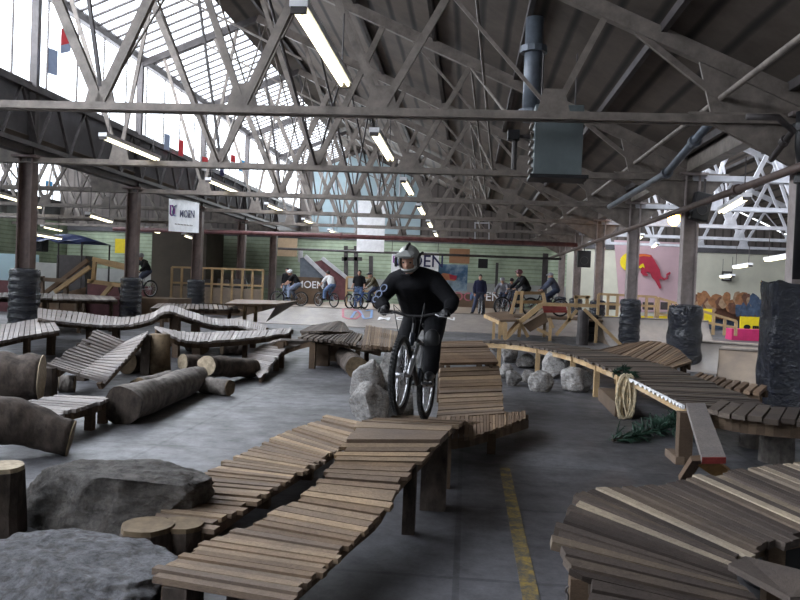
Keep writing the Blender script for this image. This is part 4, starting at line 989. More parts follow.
for tx_, px_, mm_ in (('IN', 451, WHITE), ('DC', 463, REDF), ('M', 474, BLUEF), ('OEN', 488, WHITE)): text(tx_, 'lettering', .7, ay(px_, 297, 45.93), (1, 0, 0), Z, mm_, lo)
# bull mural
mu = T('bull_wall_art', 'wall mural of a charging red bull over a yellow sun on a pink ground', 'mural', tuple(ay(650, 272, 52.8)))
CR = lambda x, y: ay(600 + x * .15, 220 + y * .15, 52.7)
MB().poly([ay(x, y, 52.82) for x, y in ((614, 240), (690, 243), (690, 312), (620, 312))], (0, -.03, 0)).build('pink_ground', PINKW, mu)
MB().poly([CR(205 + 72 * math.cos(t), 280 + 64 * math.sin(t)) for t in [2 * math.pi * k / 28 for k in range(28)]], (0, -.03, 0)).build('sun_disc', YEL, mu)
MB().poly([CR(x, y) + V((0, -.06, 0)) for x, y in ((212, 285), (236, 262), (246, 240), (262, 226), (300, 226), (340, 234), (362, 270), (396, 330), (404, 372), (426, 390), (440, 380), (440, 360), (462, 346), (470, 352), (465, 362), (450, 368), (450, 392), (425, 402), (402, 390), (392, 398), (408, 455), (394, 457), (366, 405), (345, 384), (332, 352), (302, 345), (320, 366), (312, 374), (288, 370), (270, 350), (274, 330), (256, 312), (236, 328), (224, 312))], (0, -.03, 0)).build('bull', RED, mu)
MB().poly([CR(x, y) + V((0, -.1, 0)) for x, y in ((252, 240), (268, 229), (300, 229), (338, 238), (330, 246), (290, 240), (262, 246))], (0, -.01, 0)).build('highlight', paint('orange_red', (.7, .16, .03)), mu)
MB().poly([CR(x, y) + V((0, -.1, 0)) for x, y in ((255, 315), (268, 298), (285, 290), (292, 305), (296, 322), (280, 312), (268, 325))], (0, -.01, 0)).build('horn', YEL, mu)
# painted autumn rock mural and barriers at the right
am = T('hanging_canvas', 'long painted banner with orange and brown boulder shapes above the dark barrier', 'banner', tuple(ay(730, 306, 44)))
ca = paint('burnt_orange', (.3, .14, .065), .7, .45); cb = paint('rust_brown', (.15, .07, .045), .7, .4); cc = paint('sand', (.36, .24, .15), .7, .4); cdk = paint('slate_blue_print', (.06, .09, .15), .7, .5)
a, b = ay(688, 320, 44), ay(800, 320, 44)
rnd = random.Random(12)
for k in range(24):
    px_ = 691 + k * 3.3; py_ = 304 + rnd.uniform(-6, 5) - (4 if 15 < k < 18 else 0); w = rnd.uniform(3.5, 7)
    mat_ = cdk if k > 18 else (ca, cb, cc, ca)[k % 4]
    MB().poly([ay(px_ + w * (1 + .3 * rnd.uniform(-1, 1)) * math.cos(t), py_ + 6.5 * (1 + .3 * rnd.uniform(-1, 1)) * math.sin(t), 43.9 - .01 * k) for t in [2 * math.pi * j / 11 for j in range(11)]], (0, .02, 0)).build('painted_rock', mat_, am)
for k in range(8):
    px_ = 738 + k * 5; MB().poly([ay(px_ + 4 * math.cos(t) * rnd.uniform(.5, 1.2), 311 + 8 * math.sin(t) * rnd.uniform(.6, 1.2), 43.7 - .01 * k) for t in [2 * math.pi * j / 9 for j in range(9)]], (0, .02, 0)).build('painted_blue_shape', cdk, am)  # slate blue pattern printed on the banner
MB().hexa([ay(690, 318, 44.2), ay(795, 322, 44.2), ay(795, 322, 44.4), ay(690, 318, 44.4), ay(690, 306, 44.2), ay(795, 306, 44.2), ay(795, 306, 44.4), ay(690, 306, 44.4)]).build('backing', cb, am)
q = ay(745, 330, 44.6); o = MB().box((q.x, 44.6, .75), (7.2, .2, 1.5)).build('dark_barrier', cdk); tag(o, 'dark blue barrier wall carrying the painted banner', 'barrier')
o = panel('hanging_strip', 'yellow strip banner low on the dark barrier behind the pine railing', 'banner', 676, 309, 712, 322, 42, YEL)
ys = T('yellow_sign', 'yellow sign with a black round emblem and lettering above the magenta box', 'sign', tuple(ay(754, 326, 38)))
panel('sheet', None, None, 739.5, 317.5, 766, 331, 38, YEL, ys)
MB().poly([ay(747 + 3.4 * math.cos(t), 327 + 2.4 * math.sin(t), 37.94) for t in [2 * math.pi * k / 20 for k in range(20)]], (0, -.01, 0)).build('emblem', BLACK, ys)
m = MB()
for k, w_ in enumerate((.1, .13, .1, .12, .09, .12)): q = ay(753.5 + 2.1 * k, 327.3, 37.94); m.box(q, (w_ * .7, .01, .14)); m.box(q + V((.05, 0, .05 - .04 * (k % 3))), (.07, .01, .03))
m.build('lettering', BLACK, ys)
m = MB()
for px_ in (740, 765): q = ay(px_, 331, 38); m.tube([q, (q.x, q.y, 0)], .03, 6)
m.build('leg', STEELD, ys)
zt_ = ay(748, 329.5, 34).z; o = MB().box((ay(748, 340, 34).x, 34.4, zt_ / 2), (1.35, .8, zt_)).build('magenta_box', MAG)
tag(o, 'magenta box below the yellow sign', 'box')
wb = T('wall_box', 'small square loudspeaker box on the pale end wall', 'speaker', tuple(ay(727, 276, 52.6)))
panel('cabinet', None, None, 721.5, 271.5, 732, 281, 52.6, STEELD, wb); panel('face', None, None, 723.5, 273, 730, 279.5, 52.5, GREYW, wb)
# ------------------------------------------------ quarter pipes at the right
def quarter(name, label, x0, x1, y0, dx, h, mat, wdt):
    """curved transition: profile along +y, extruded along x"""
    t = T(name, label, 'ramp', (x0, y0, 0)); n = 12; prof = []
    for k in range(n + 1):
        a = math.radians(75) * k / n; prof.append((dx * math.sin(a) / math.sin(math.radians(75)), h * (1 - math.cos(a)) / (1 - math.cos(math.radians(75)))))
    m = MB()
    pts = [V((x0, y0 + p_[0], p_[1])) for p_ in prof]; top_ = prof[-1]
    va = [m.bm.verts.new(p) for p in pts]; vb = [m.bm.verts.new(p + V((x1 - x0, 0, 0))) for p in pts]
    for i in range(n): m.bm.faces.new([va[i], vb[i], vb[i + 1], va[i + 1]])
    m.build('riding_surface', mat, t, smooth=True)
    side = pts + [V((x0, y0 + dx + 1.2, h)), V((x0, y0 + dx + 1.2, 0))]
    MB().poly(side, (.03, 0, 0)).build('side_panel', PLY, t); MB().poly([p + V((x1 - x0 - .03, 0, 0)) for p in side], (.03, 0, 0)).build('side_panel', PLY, t)
    MB().box(((x0 + x1) / 2, y0 + dx + .6, h - .03), (x1 - x0, 1.2, .06)).build('deck', PLY, t)
    MB().tube([(x0, y0 + dx, h + .01), (x1, y0 + dx, h + .01)], .03, 8).build('coping', STEEL, t)
    return t
def rot_about(t, ang): t.rotation_euler = (0, 0, ang)
q = az(690, 350); quarter('quarter_pipe', 'tall plywood quarter pipe under the pine railing', ay(606, 330, 27.5).x, ay(690, 330, 27.5).x + .9, 26.5, 2.0, .9, PLYG, 3)
r_ = quarter('quarter_pipe', 'low pale quarter pipe with a bright side edge beside the wrapped posts', 0, 1.9, 0, 1.6, .62, PLYG, 2); q = az(684, 377); r_.location = (q.x + .25, q.y + 1.5, 0); r_.rotation_euler = (0, 0, -.55)
r_ = quarter('quarter_pipe', 'curved plywood bank rising toward the plastic wrapped post', 0, 2.6, 0, 1.5, .7, PLY, 2); q = az(700, 391); r_.location = (q.x + .3, q.y + .2, 0); r_.rotation_euler = (0, 0, -.35)
zt = ay(600, 294, 30.5).z; z2 = ay(735, 321, 30.5).z
a, b = ay(597, 330, 30.5), ay(655, 330, 30.5); fence('pine_railing', 'level pine railing on the quarter pipe deck in front of the bull mural', a, b, .9, zt, ay(655, 297, 30.5).z, 6, hpan=0)
a, b = ay(657, 330, 30.4), ay(735, 345, 30.4); fence('sloping_railing', 'pine railing sloping down beyond the bagged post', a, b, .35, ay(657, 298, 30.4).z, ay(735, 321, 30.4).z, 7, hpan=.0)
for k in range(4):
    q = ay(612 + 18 * k, 306, 31.6); o = MB().box((q.x, 31.6, q.z), (.42, .06, .3)).build('hanging_pad', STEELD); tag(o, 'dark pad hung behind the level pine railing, bay %d' % (k + 1), 'pad', 'dark pads by the mural')
    o = MB().box((q.x, 31.7, q.z - .5), (.5, .05, .2)).build('hanging_strip', YEL); tag(o, 'yellow strip below the dark pad behind the pine railing, bay %d' % (k + 1), 'strip', 'yellow strips by the mural')
# ------------------------------------------------ roll-in of pine studs with red panel
ro = T('roll_in', 'pine stud roll-in with a red sloping panel and crossed legs', 'ramp', tuple(az(540, 342)))
Yr = 23.0
def st(p0, p1, Y=Yr, w=.09, h=.09, nm='stud', mat=PINE, dy=0): MB().bar(ay(*p0, Y), ay(*p1, Y + dy), w, h, (0, 1, 0)).build(nm, mat, ro)
MB().poly([ay(544, 311, Yr), ay(567, 311, Yr), ay(566, 303, Yr + 1.2), ay(541, 303, Yr + 1.2)], (0, 0, -.05)).build('red_panel', DKRED, ro)
st((520, 322), (541, 305), nm='ramp_edge', w=.14, h=.2); st((506, 338), (521, 321), nm='ramp_edge', w=.12, h=.14)
MB().hexa([ay(523, 325, Yr + .05), ay(545, 312, Yr + .05), ay(548, 322, Yr + .05), ay(530, 332, Yr + .05), ay(523, 323, Yr + .8), ay(545, 309, Yr + .8), ay(548, 320, Yr + .8), ay(530, 330, Yr + .8)]).build('under_panel', PLYD, ro)
st((541, 304), (596, 306), w=.1, h=.16, nm='top_rail'); st((517, 302), (545, 302), nm='top_rail', dy=.8); st((517, 293), (543, 293), nm='top_rail', dy=.8)
for a, b in (((517, 291), (511, 314)), ((522, 291), (521, 313)), ((543, 293), (545, 303)), ((519, 320), (528, 337)), ((519, 320), (505, 337)), ((520, 322), (519, 337)), ((577, 310), (556, 335)), ((584, 309), (621, 345)), ((569, 307), (569, 322)), ((576, 296), (576, 308)), ((587, 296), (587, 306)), ((549, 318), (553, 328)), ((537, 329), (550, 335))): st(a, b)
st((574, 297), (590, 297), nm='top_rail')
q = az(582, 345); o = MB().lathe([(.2, 0), (.19, .9), (.18, ay(582, 310, q.y).z)], q, 14, .08, 9).build('round_post', STEELD); tag(o, 'dark round post under the roll-in rail', 'post')
lt = T('launch_table', 'brown topped launch table on pine legs before the roll-in', 'ramp', tuple(az(500, 338)))
MB().poly([ay(485, 315, 24.5), ay(500, 322, 22.6), ay(517, 322, 22.6), ay(508, 313, 24.5)], (0, 0, .06)).build('top', PLYD, lt)
for a in ((494, 322), (500, 323), (506, 323)): q = ay(*a, 22.6); MB().box((q.x, q.y, q.z / 2), (.08, .08, q.z)).build('leg', PINE, lt)
MB().bar(ay(485, 316, 24.5), ay(500, 323, 22.6), .08, .1).build('edge_board', PINE, lt)
MB().bar(ay(508, 337, 22.6), ay(520, 324, 22.6), .08, .08).build('brace', PINE, lt)
# dark tyres / barrel under the roll in
q = az(590, 342); t = T('tyre_stack', 'dark tyre stack in the shade under the roll-in', 'tyres', (q.x, q.y + .6, 0))
for k in range(4): MB().torus((q.x, q.y + .6, .14 + .24 * k), .24, .13, (0, 0, 1), 22, 8).build('tyre', RUB, t, smooth=True)
# blue canopy far left
cn = T('blue_canopy', 'blue tarpaulin canopy on dark poles by the green wall', 'canopy', tuple(ay(63, 290, 33)[:2]) + (0,))
a, b = ay(34, 241, 33), ay(92, 241, 33); zc = ay(60, 233, 33).z; ze_ = a.z
m = MB(); n = 10
R0 = [(lerp(a.x, b.x, k / n), 32.2, ze_ + .06 * math.sin(k * 1.9)) for k in range(n + 1)]; R1 = [(lerp(a.x, b.x, k / n), 33.6, zc - .25 * (abs(k / n - .45) * 2) ** 2) for k in range(n + 1)]; R2 = [(lerp(a.x, b.x, k / n), 35, ze_) for k in range(n + 1)]
for A_, B_ in ((R0, R1), (R1, R2)):
    for k in range(n): m.poly([A_[k], A_[k + 1], B_[k + 1], B_[k]])
m.build('tarpaulin', TARP, cn)
for x_ in (a.x + .1, b.x - .1):
    for y_ in (32.3, 34.9): MB().tube([(x_, y_, 0), (x_, y_, ze_)], .04, 7).build('pole', STEELD, cn)
# clutter: dark shelving under the canopy and by the dark opening
for k, (px_, py_, Y, w, h_, mat_, lab) in enumerate(((75, 262, 38, 1.5, 2.6, STEELD, 'dark cabinet standing below the blue canopy'), (47, 268, 40, 2.0, 2.2, GREYW, 'pale crate stack below the blue canopy'), (15, 270, 40, 2.2, 2.6, TEALW, 'pale panel leaning at the wall near the frame edge'), (120, 246, 44, 1.1, 1.4, YEL, 'yellow poster board on the green wall behind the second brown post'))):
    q = ay(px_, py_, Y)
    if k == 3: o = panel('wall_notice', lab, 'poster', 115, 239, 126, 253, 50, YEL)
    else:
        o = MB().box((q.x, Y, h_ / 2), (w, .8, h_)).build(['storage_cabinet', 'crate_stack', 'leaning_panel'][k], mat_); tag(o, lab, ['cabinet', 'crates', 'panel'][k])
q = ay(40, 243, 33.0); sp_ = T('hanging_speaker', 'black loudspeaker hanging under the canopy edge beside the first brown post', 'speaker', tuple(q), 'hanging speakers')
MB().box((q.x, q.y, q.z - .05), (.55, .5, .65)).build('cabinet', BLACK, sp_, bevel=.04); MB().torus((q.x, q.y - .26, q.z - .1), .17, .015, (0, 1, 0), 18, 6).build('cone_ring', STEELD, sp_)
# wall frames and dark services on the end wall
fr = T('pipe_rack', 'dark pipe rack standing on the end wall behind the rider in blue jeans', 'rack', tuple(ay(352, 285, 51)[:2]) + (.62,))
for a, b in (((346, 246), (346, 312)), ((356, 246), (356, 312)), ((342, 259), (362, 259)), ((344, 251), (360, 251)), ((371, 256), (371, 280))): MB().bar(ay(*a, 51), ay(*b, 51), .25, .25, (0, 1, 0)).build('bar', STEELD, fr)
for k, (x0, y0, x1, y1, lab) in enumerate(((478, 259, 488, 268, 'dark square wall unit above the rider in the navy hoodie'),)):
    panel('wall_unit', lab, 'box', x0, y0, x1, y1, 51.5, BLACK)
for k, (px_, lab) in enumerate(((545, 'dark thin wall pole by the black jacket rider'), (497, 'dark wall bracket behind the two bike riders'))):
    q = ay(px_, 268, 51.5); o = MB().box((q.x, 51.5, 2.4), (.35, .2, 3.6)).build('wall_pole', STEELD); tag(o, lab, 'pole')
    if k == 1: o.scale = (.5, 1, .8)
hr = T('hanging_rack', 'white rectangular frame hanging below the roof over the aisle end', 'frame', tuple(ay(482, 234, 40)))
for a, b in (((475, 222), (475, 242)), ((489, 222), (489, 242)), ((475, 223), (489, 223))): MB().bar(ay(*a, 40), ay(*b, 40), .05, .05, (0, 1, 0)).build('bar', STEELL, hr)
panel('board', None, None, 475, 240, 489, 243, 40, WHITE, hr)
# flags in front of the tall glazing
def flag(label, px_, py_, w, h_, mats, X=-11.3, tilt=0):
    r = ray(px_, py_); t = X / r.x; c = CAMP + r * t; s = c.y / FPX; f = T('hanging_flag', label, 'flag', tuple(c), 'flags on the tall windows')
    n = len(mats)
    for k, mm_ in enumerate(mats):
        z1 = h_ * s * (.5 - k / n); z0 = h_ * s * (.5 - (k + 1) / n); W2 = w * s * .75
        m = MB(); N = 8
        for i in range(N):
            y0, y1 = -W2 + 2 * W2 * i / N, -W2 + 2 * W2 * (i + 1) / N; wv = lambda y: .05 * math.sin(y * 7)
            m.poly([c + V((wv(y0), y0, z0 + y0 * tilt)), c + V((wv(y1), y1, z0 + y1 * tilt)), c + V((wv(y1), y1, z1 + y1 * tilt)), c + V((wv(y0), y0, z1 + y0 * tilt))])
        m.build('stripe', mm_, f)
    MB().tube([c + V((0, 0, h_ * s * .5)), c + V((0, 0, h_ * s * .5 + .5))], .01, 5).build('cord', STEELD, f)
CY = paint('cyan_cloth', (.05, .35, .7)); RC = paint('red_cloth', (.6, .05, .06)); GC = paint('grey_blue_cloth', (.3, .36, .5)); WC = paint('white_cloth', (.7, .7, .72))
flag('red and white flag on the tall window near the top corner', 66, 40, 9, 26, [RC, RC, GC], tilt=.5)
flag('grey blue flag below the red flag on the tall window', 53, 62, 8, 26, [GC, GC])
flag('small grey flag beside a red one on the tall window', 167, 142, 6, 16, [GC])
flag('narrow red flag on the tall window above the second lit tube', 181, 148, 5, 16, [RC])
flag('red flag further along the tall window', 205, 164, 8, 14, [RC, RC, WC])
flag('red and white flag beside a cyan one', 233, 162, 6, 14, [RC, WC])
flag('cyan flag far along the tall window', 242, 166, 6, 12, [CY, CY])
flag('dark blue flag between two red flags far along the window', 222, 170, 5, 12, [GC, NAVY])
flag('bright cyan flag in the windows of the next bay', 49, 185, 8, 8, [CY], X=-28.6)
# ================================================================== bicycles and people
def cl(n, c, r=.8): return plain(n, c, r, 0, .25, 14, .25, None, .15)
def frame_mat(n, c): return plain(n, c, .35, .3, .15, 8)
def make_bike(name, label, fcol, spokes=18, detail=False, rimmat=ALU, group=None, tall=1.0):
    b = T(name, label, 'bicycle', (0, 0, 0), group); w = 1.10; R = .335
    for cx in (0, w):
        wh = MB().torus((cx, 0, R), R - .028, .031, (0, 1, 0), 44, 10).build('wheel', RUB, b, smooth=True)
        if detail:
            m = MB()
            for k in range(56):
                a = 2 * math.pi * k / 56
                for s in (-1, 1): p = V((cx + math.cos(a) * (R + .001), s * .012, R + math.sin(a) * (R + .001))); m.box(p, (.014, .016, .014))
            m.build('tread', RUB, wh)
        MB().torus((cx, 0, R), R - .062, .013, (0, 1, 0), 40, 6).build('rim', rimmat, wh, smooth=True)
        m = MB()
        for k in range(spokes):
            a = 2 * math.pi * k / spokes; a2 = a + (.35 if k % 2 else -.35); sy = .03 if k % 2 else -.03
            m.tube([(cx + .025 * math.cos(a2), sy, R + .025 * math.sin(a2)), (cx + (R - .068) * math.cos(a), 0, R + (R - .068) * math.sin(a))], .0022 if detail else .004, 4)
        m.build('spokes', ALU, wh)
        MB().tube([(cx, -.06, R), (cx, .06, R)], .022, 10).build('hub', ALU, wh, smooth=True)
        if detail: MB().torus((cx, .045, R), .08, .006, (0, 1, 0), 28, 4).build('brake_disc', ALU, wh)
    BB = V((.43, 0, .31)); ST = V((.27, 0, .74)); H0 = V((.83, 0, .60)); H1 = V((.775, 0, .74)); RA = V((0, 0, R))
    m = MB(); m.tube([BB, ST], .018, 10); m.tube([ST - V((0, 0, .04)), H1 - V((-.01, 0, .03))], .02, 10); m.tube([BB, lerp(BB, H0, .6) + V((0, 0, -.02)), H0], .024, 10); m.tube([H0, H1], .026, 12)
    for s in (-1, 1): m.tube([BB + V((0, s * .04, 0)), RA + V((0, s * .065, 0))], .011, 8); m.tube([ST + V((0, s * .02, -.05)), RA + V((0, s * .065, 0))], .009, 8)
    m.build('frame', fcol, b, smooth=True)
    fk = MB()
    fk.tube([H0 + V((.005, -.075, -.0)), H0 + V((.005, .075, 0))], .024, 8)
    for s in (-1, 1):
        p0 = H0 + V((.005, s * .068, .03)); p2 = V((w, s * .068, R)); p1 = lerp(p0, p2, .5); fk.tube([p0, p1], .019, 10); fk.tube([p1, p2], .024, 10)
    fk.build('fork', ALU if detail else fcol, b, smooth=True)
    hb = MB().tube([(.77, -.32, .93), (.78, -.18, .93), (.79, -.06, .9), (.79, .06, .9), (.78, .18, .93), (.77, .32, .93)], .013, 8).build('handlebar', BLACK, b, smooth=True)
    MB().tube([H1, H1 + V((-.02, 0, .1)), (.79, 0, .9)], .018, 8).build('stem', BLACK, b)
    for s in (-1, 1):
        MB().tube([(.768, s * .33, .93), (.778, s * .21, .93)], .018, 10).build('grip', RUB, hb)
        if detail: MB().tube([(.79, s * .2, .925), (.84, s * .24, .9), (.845, s * .31, .895)], .006, 6).build('brake_lever', ALU, hb)
    MB().tube([ST, ST + V((-.045, 0, .12 * tall))], .014, 8).build('seat_post', ALU, b)
    sd = MB(); sd.ell(ST + V((-.12, 0, .145 * tall)), (.1, .075, .03)); sd.tube([ST + V((-.1, 0, .15 * tall)), ST + V((.11, 0, .145 * tall))], [.045, .018], 10)
    bake(sd.build('saddle', BLACK, b), .012, 3)
    MB().torus(BB + V((0, -.05, 0)), .085, .006, (0, 1, 0), 30, 5).build('chainring', ALU, b)
    for s, dx in ((-1, -1), (1, 1)):
        MB().bar(BB + V((0, s * .075, 0)), BB + V((dx * .172, s * .085, 0)), .016, .028).build('crank', ALU, b); MB().box(BB + V((dx * .172, s * .14, 0)), (.095, .1, .022)).build('pedal', BLACK, b)
    if detail:
        MB().tube([(.8, .1, .9), (.93, .12, 1.0), (.95, .1, .8), (.86, .06, .58)], .004, 5).build('brake_cable', BLACK, b)
        MB().tube([(.8, -.08, .9), (.95, -.16, .97), (.96, -.1, .75), (.86, -.06, .55)], .004, 5).build('brake_cable', BLACK, b)
        MB().tube([ST + V((.1, 0, -.28)), ST + V((.02, 0, -.05))], .026, 10).build('shock', ALU, b)
    return b
def figure(name, label, J, look, head=None, outfits=None, voxel=.009, scale=1.0, fist=False, skin=SKIN, group=None):
    """one continuous body (head with face, neck, trunk, limbs, five fingered hands); clothing as children. J: joints in local metres."""
    r = T(name, label, 'person', (0, 0, 0), group); J = {k: V(v) for k, v in J.items()}; S = scale
    look = V(look).normalized(); side = look.cross(Z).normalized(); side = -side   # person's left
    up = side.cross(look) * -1 if side.cross(look).z < 0 else side.cross(look)
    Hd = J['head']; M = Matrix((look, side, up)).transposed()
    m = MB()
    m.ell(Hd, (.098 * S, .076 * S, .122 * S), M, 20); m.ell(Hd + look * .02 * S - up * .06 * S, (.07 * S, .058 * S, .06 * S), M)
    m.cap_chain([Hd + look * .088 * S + up * .01 * S, Hd + look * .108 * S - up * .022 * S], [.010 * S, .015 * S], 8)       # nose
    m.cap_chain([Hd + look * .087 * S - up * .062 * S + side * .02 * S, Hd + look * .087 * S - up * .062 * S - side * .02 * S], [.009 * S, .009 * S], 8)  # lips
    m.ell(Hd + look * .075 * S - up * .1 * S, (.022 * S, .026 * S, .02 * S), M, 8)                                          # chin
    for s in (-1, 1):
        m.ell(Hd + side * s * .078 * S - up * .01 * S, (.02 * S, .009 * S, .03 * S), M, 8)
        m.cap_chain([Hd + look * .083 * S + up * .028 * S + side * s * .018 * S, Hd + look * .077 * S + up * .027 * S + side * s * .045 * S], [.008 * S, .007 * S], 8)   # brow
    m.cap_chain([J['neck'] - V((0, 0, .03)), lerp(J['neck'], Hd, .6)], [.058 * S, .052 * S])
    hipc = (J['hiL'] + J['hiR']) / 2; sh = (J['shL'] + J['shR']) / 2; sx = (J['shL'] - J['shR']).normalized()
    for k in range(9):   # trunk
        t = k / 8; c = lerp(hipc, sh, t) if 'mid' not in J else (lerp(lerp(hipc, J['mid'], t * 2), J['mid'], 0) if t < .5 else lerp(J['mid'], sh, t * 2 - 1))
        wd = (.165 - .03 * math.sin(math.pi * min(1, t * 1.3)) + (.02 if t > .6 else 0)) * S; ax = (sh - hipc).normalized(); fr = sx.cross(ax).normalized()
        m.ell(c, (wd, .105 * S, .1 * S), Matrix((sx, fr, ax)).transposed(), 14)
    for q in 'LR':
        m.cap_chain([J['sh' + q], lerp(J['sh' + q], J['el' + q], .5), J['el' + q], lerp(J['el' + q], J['wr' + q], .4), J['wr' + q]], [v * S for v in (.056, .048, .04, .042, .028)])
        m.cap_chain([lerp(J['neck'], J['sh' + q], .2), J['sh' + q]], [.06 * S, .06 * S])
        m.cap_chain([J['hi' + q], lerp(J['hi' + q], J['kn' + q], .5), J['kn' + q], lerp(J['kn' + q], J['an' + q], .35), J['an' + q]], [v * S for v in (.088, .078, .056, .058, .037)])
        m.cap_chain([J['an' + q] - V((0, 0, .03)), J['to' + q]], [.038 * S, .03 * S])
    hands = MB() if fist else m
    for q in 'LR':
        w = J['wr' + q]; d = (J['ha' + q] - w).normalized(); sgn = 1 if q == 'L' else -1
        fw = V(J.get('palm' + q, look)); fw = (fw - d * fw.dot(d)).normalized(); ac = d.cross(fw).normalized()
        hands.cap_chain([w, w + d * .035 * S, w + d * .075 * S], [.026 * S, .03 * S, .034 * S], 10)
        for i in range(4):
            o = ac * (i - 1.5) * .021 * S; L_ = (.072, .08, .076, .06)[i] * S; p0 = w + d * .085 * S + o
            c1, c2 = (.55, 1.35) if not fist else (.95, 2.2)
            p1 = p0 + (d * math.cos(c1 * .5) + fw * math.sin(c1 * .5)) * L_ * .45; p2 = p1 + (d * math.cos(c1) + fw * math.sin(c1)) * L_ * .3; p3 = p2 + (d * math.cos(c2) + fw * math.sin(c2)) * L_ * .3
            hands.cap_chain([p0, p1, p2, p3], [.0105 * S, .0098 * S, .009 * S, .008 * S], 8)
        tdir = (-ac * sgn if True else ac); tb = w + d * .035 * S + ac * (-1.4) * .021 * S
        t1 = tb + (d * .6 - ac * .6 + fw * .3).normalized() * .04 * S; t2 = t1 + (d * .8 - ac * .05 + fw * .6).normalized() * .035 * S
        hands.cap_chain([tb, t1, t2], [.014 * S, .012 * S, .009 * S], 8)
    body = bake(m.build('body', skin, r), voxel, 2)
    if fist: bake(hands.build('gloves', outfits.get('gloves', BLACK), r), .0062, 1)
    O = outfits or {}
    # eyes
    e = MB()
    for s in (-1, 1): e.ell(Hd + look * .083 * S + up * .012 * S + side * s * .031 * S, (.012 * S, .014 * S, .009 * S), M, 8)
    e.build('eyes', plain('eye_dark', (.03, .025, .022), .3) if 'eye_dark' not in MATS else MATS['eye_dark'], r, smooth=True)
    if 'trousers' in O:
        m = MB(); f = O.get('fit', 1.15)
        for q in 'LR':
            a = J['an' + q] + (J['kn' + q] - J['an' + q]).normalized() * .03
            m.cap_chain([J['hi' + q] + V((0, 0, .03)), lerp(J['hi' + q], J['kn' + q], .5), J['kn' + q], lerp(J['kn' + q], a, .45), a], [v * S * f for v in (.1, .09, .073, .072, .066)])
        m.ell(hipc + V((0, 0, .02)), (.125 * S * f, .165 * S, .12 * S), Matrix((sx.cross(Z).normalized(), sx, Z)).transposed())
        bake(m.build('trousers', O['trousers'], r), .016, 3)
    if 'top' in O:
        m = MB(); f = O.get('topfit', 1.12)
        for k in range(9):
            t = .04 + .96 * k / 8; c = lerp(hipc, sh, t) if 'mid' not in J else (lerp(hipc, J['mid'], t * 2) if t < .5 else lerp(J['mid'], sh, t * 2 - 1))
            ax = (sh - hipc).normalized(); fr = sx.cross(ax).normalized(); wd = (.172 + .015 * math.sin(math.pi * t)) * S
            m.ell(c, (wd * f, .122 * S * f, .1 * S), Matrix((sx, fr, ax)).transposed(), 14)
        m.cap_chain([sh, lerp(sh, J['neck'], .6), J['neck'] + (Hd - J['neck']) * O.get('collar', -.1)], [.11 * S, .085 * S, .074 * S])
        ends = O.get('sleeve', .95)
        for q in 'LR':
            if ends > .5:
                e_ = lerp(J['el' + q], J['wr' + q], (ends - .5) * 2); m.cap_chain([lerp(J['neck'], J['sh' + q], .35), J['sh' + q], lerp(J['sh' + q], J['el' + q], .5), J['el' + q], lerp(J['el' + q], e_, .5), e_], [v * S * f for v in (.07, .075, .066, .06, .056, .045)])
            else: m.cap_chain([lerp(J['neck'], J['sh' + q], .35), J['sh' + q], lerp(J['sh' + q], J['el' + q], .75)], [v * S * f for v in (.07, .074, .068)])
        bake(m.build(O.get('topname', 'jacket'), O['top'], r), .015, 3)
    if 'shoes' in O:
        for q in 'LR':
            m = MB(); a, t_ = J['an' + q], J['to' + q]; d = (t_ - a); d.z = 0; d.normalize()
            m.cap_chain([a + V((0, 0, -.02)) - d * .02, lerp(a, t_, .5) + V((0, 0, -.012)), t_], [.05 * S, .046 * S, .04 * S]); m.cap_chain([a - V((0, 0, .045)) - d * .045, t_ - V((0, 0, .012)) + d * .02], [.035 * S, .03 * S])
            bake(m.build('shoe', O['shoes'], r), .012, 2)
    if 'hair' in O:
        m = MB(); m.ell(Hd - look * .014 * S + up * .03 * S, (.1 * S, .084 * S, .108 * S), M, 18); hh = m.build('hair', O['hair'], r, smooth=True)
    if 'cap' in O:
        m = MB(); m.ell(Hd + up * .06 * S, (.106 * S, .09 * S, .075 * S), M, 18); m.cap_chain([Hd + look * .1 * S + up * .055 * S, Hd + look * .16 * S + up * .045 * S], [.03 * S, .02 * S]); bake(m.build('cap', O['cap'], r), .012, 2)
    if 'helmet' in O:
        m = MB(); m.ell(Hd + up * .05 * S - look * .01 * S, (.132 * S, .108 * S, .1 * S), M, 20); m.cap_chain([Hd + look * .11 * S + up * .07 * S, Hd + look * .165 * S + up * .075 * S], [.022 * S, .012 * S])
        bake(m.build('helmet', O['helmet'], r), .012, 2)
        m = MB()
        for s in (-1, 1): m.tube([Hd + side * s * .088 * S + up * .0 * S, Hd + side * s * .05 * S - up * .12 * S + look * .04 * S], .008, 5)
        m.build('chin_strap', BLACK, r)
    return r, M, look, side, up
def place(o, p, yaw): o.location = p; o.rotation_euler = (0, 0, yaw)
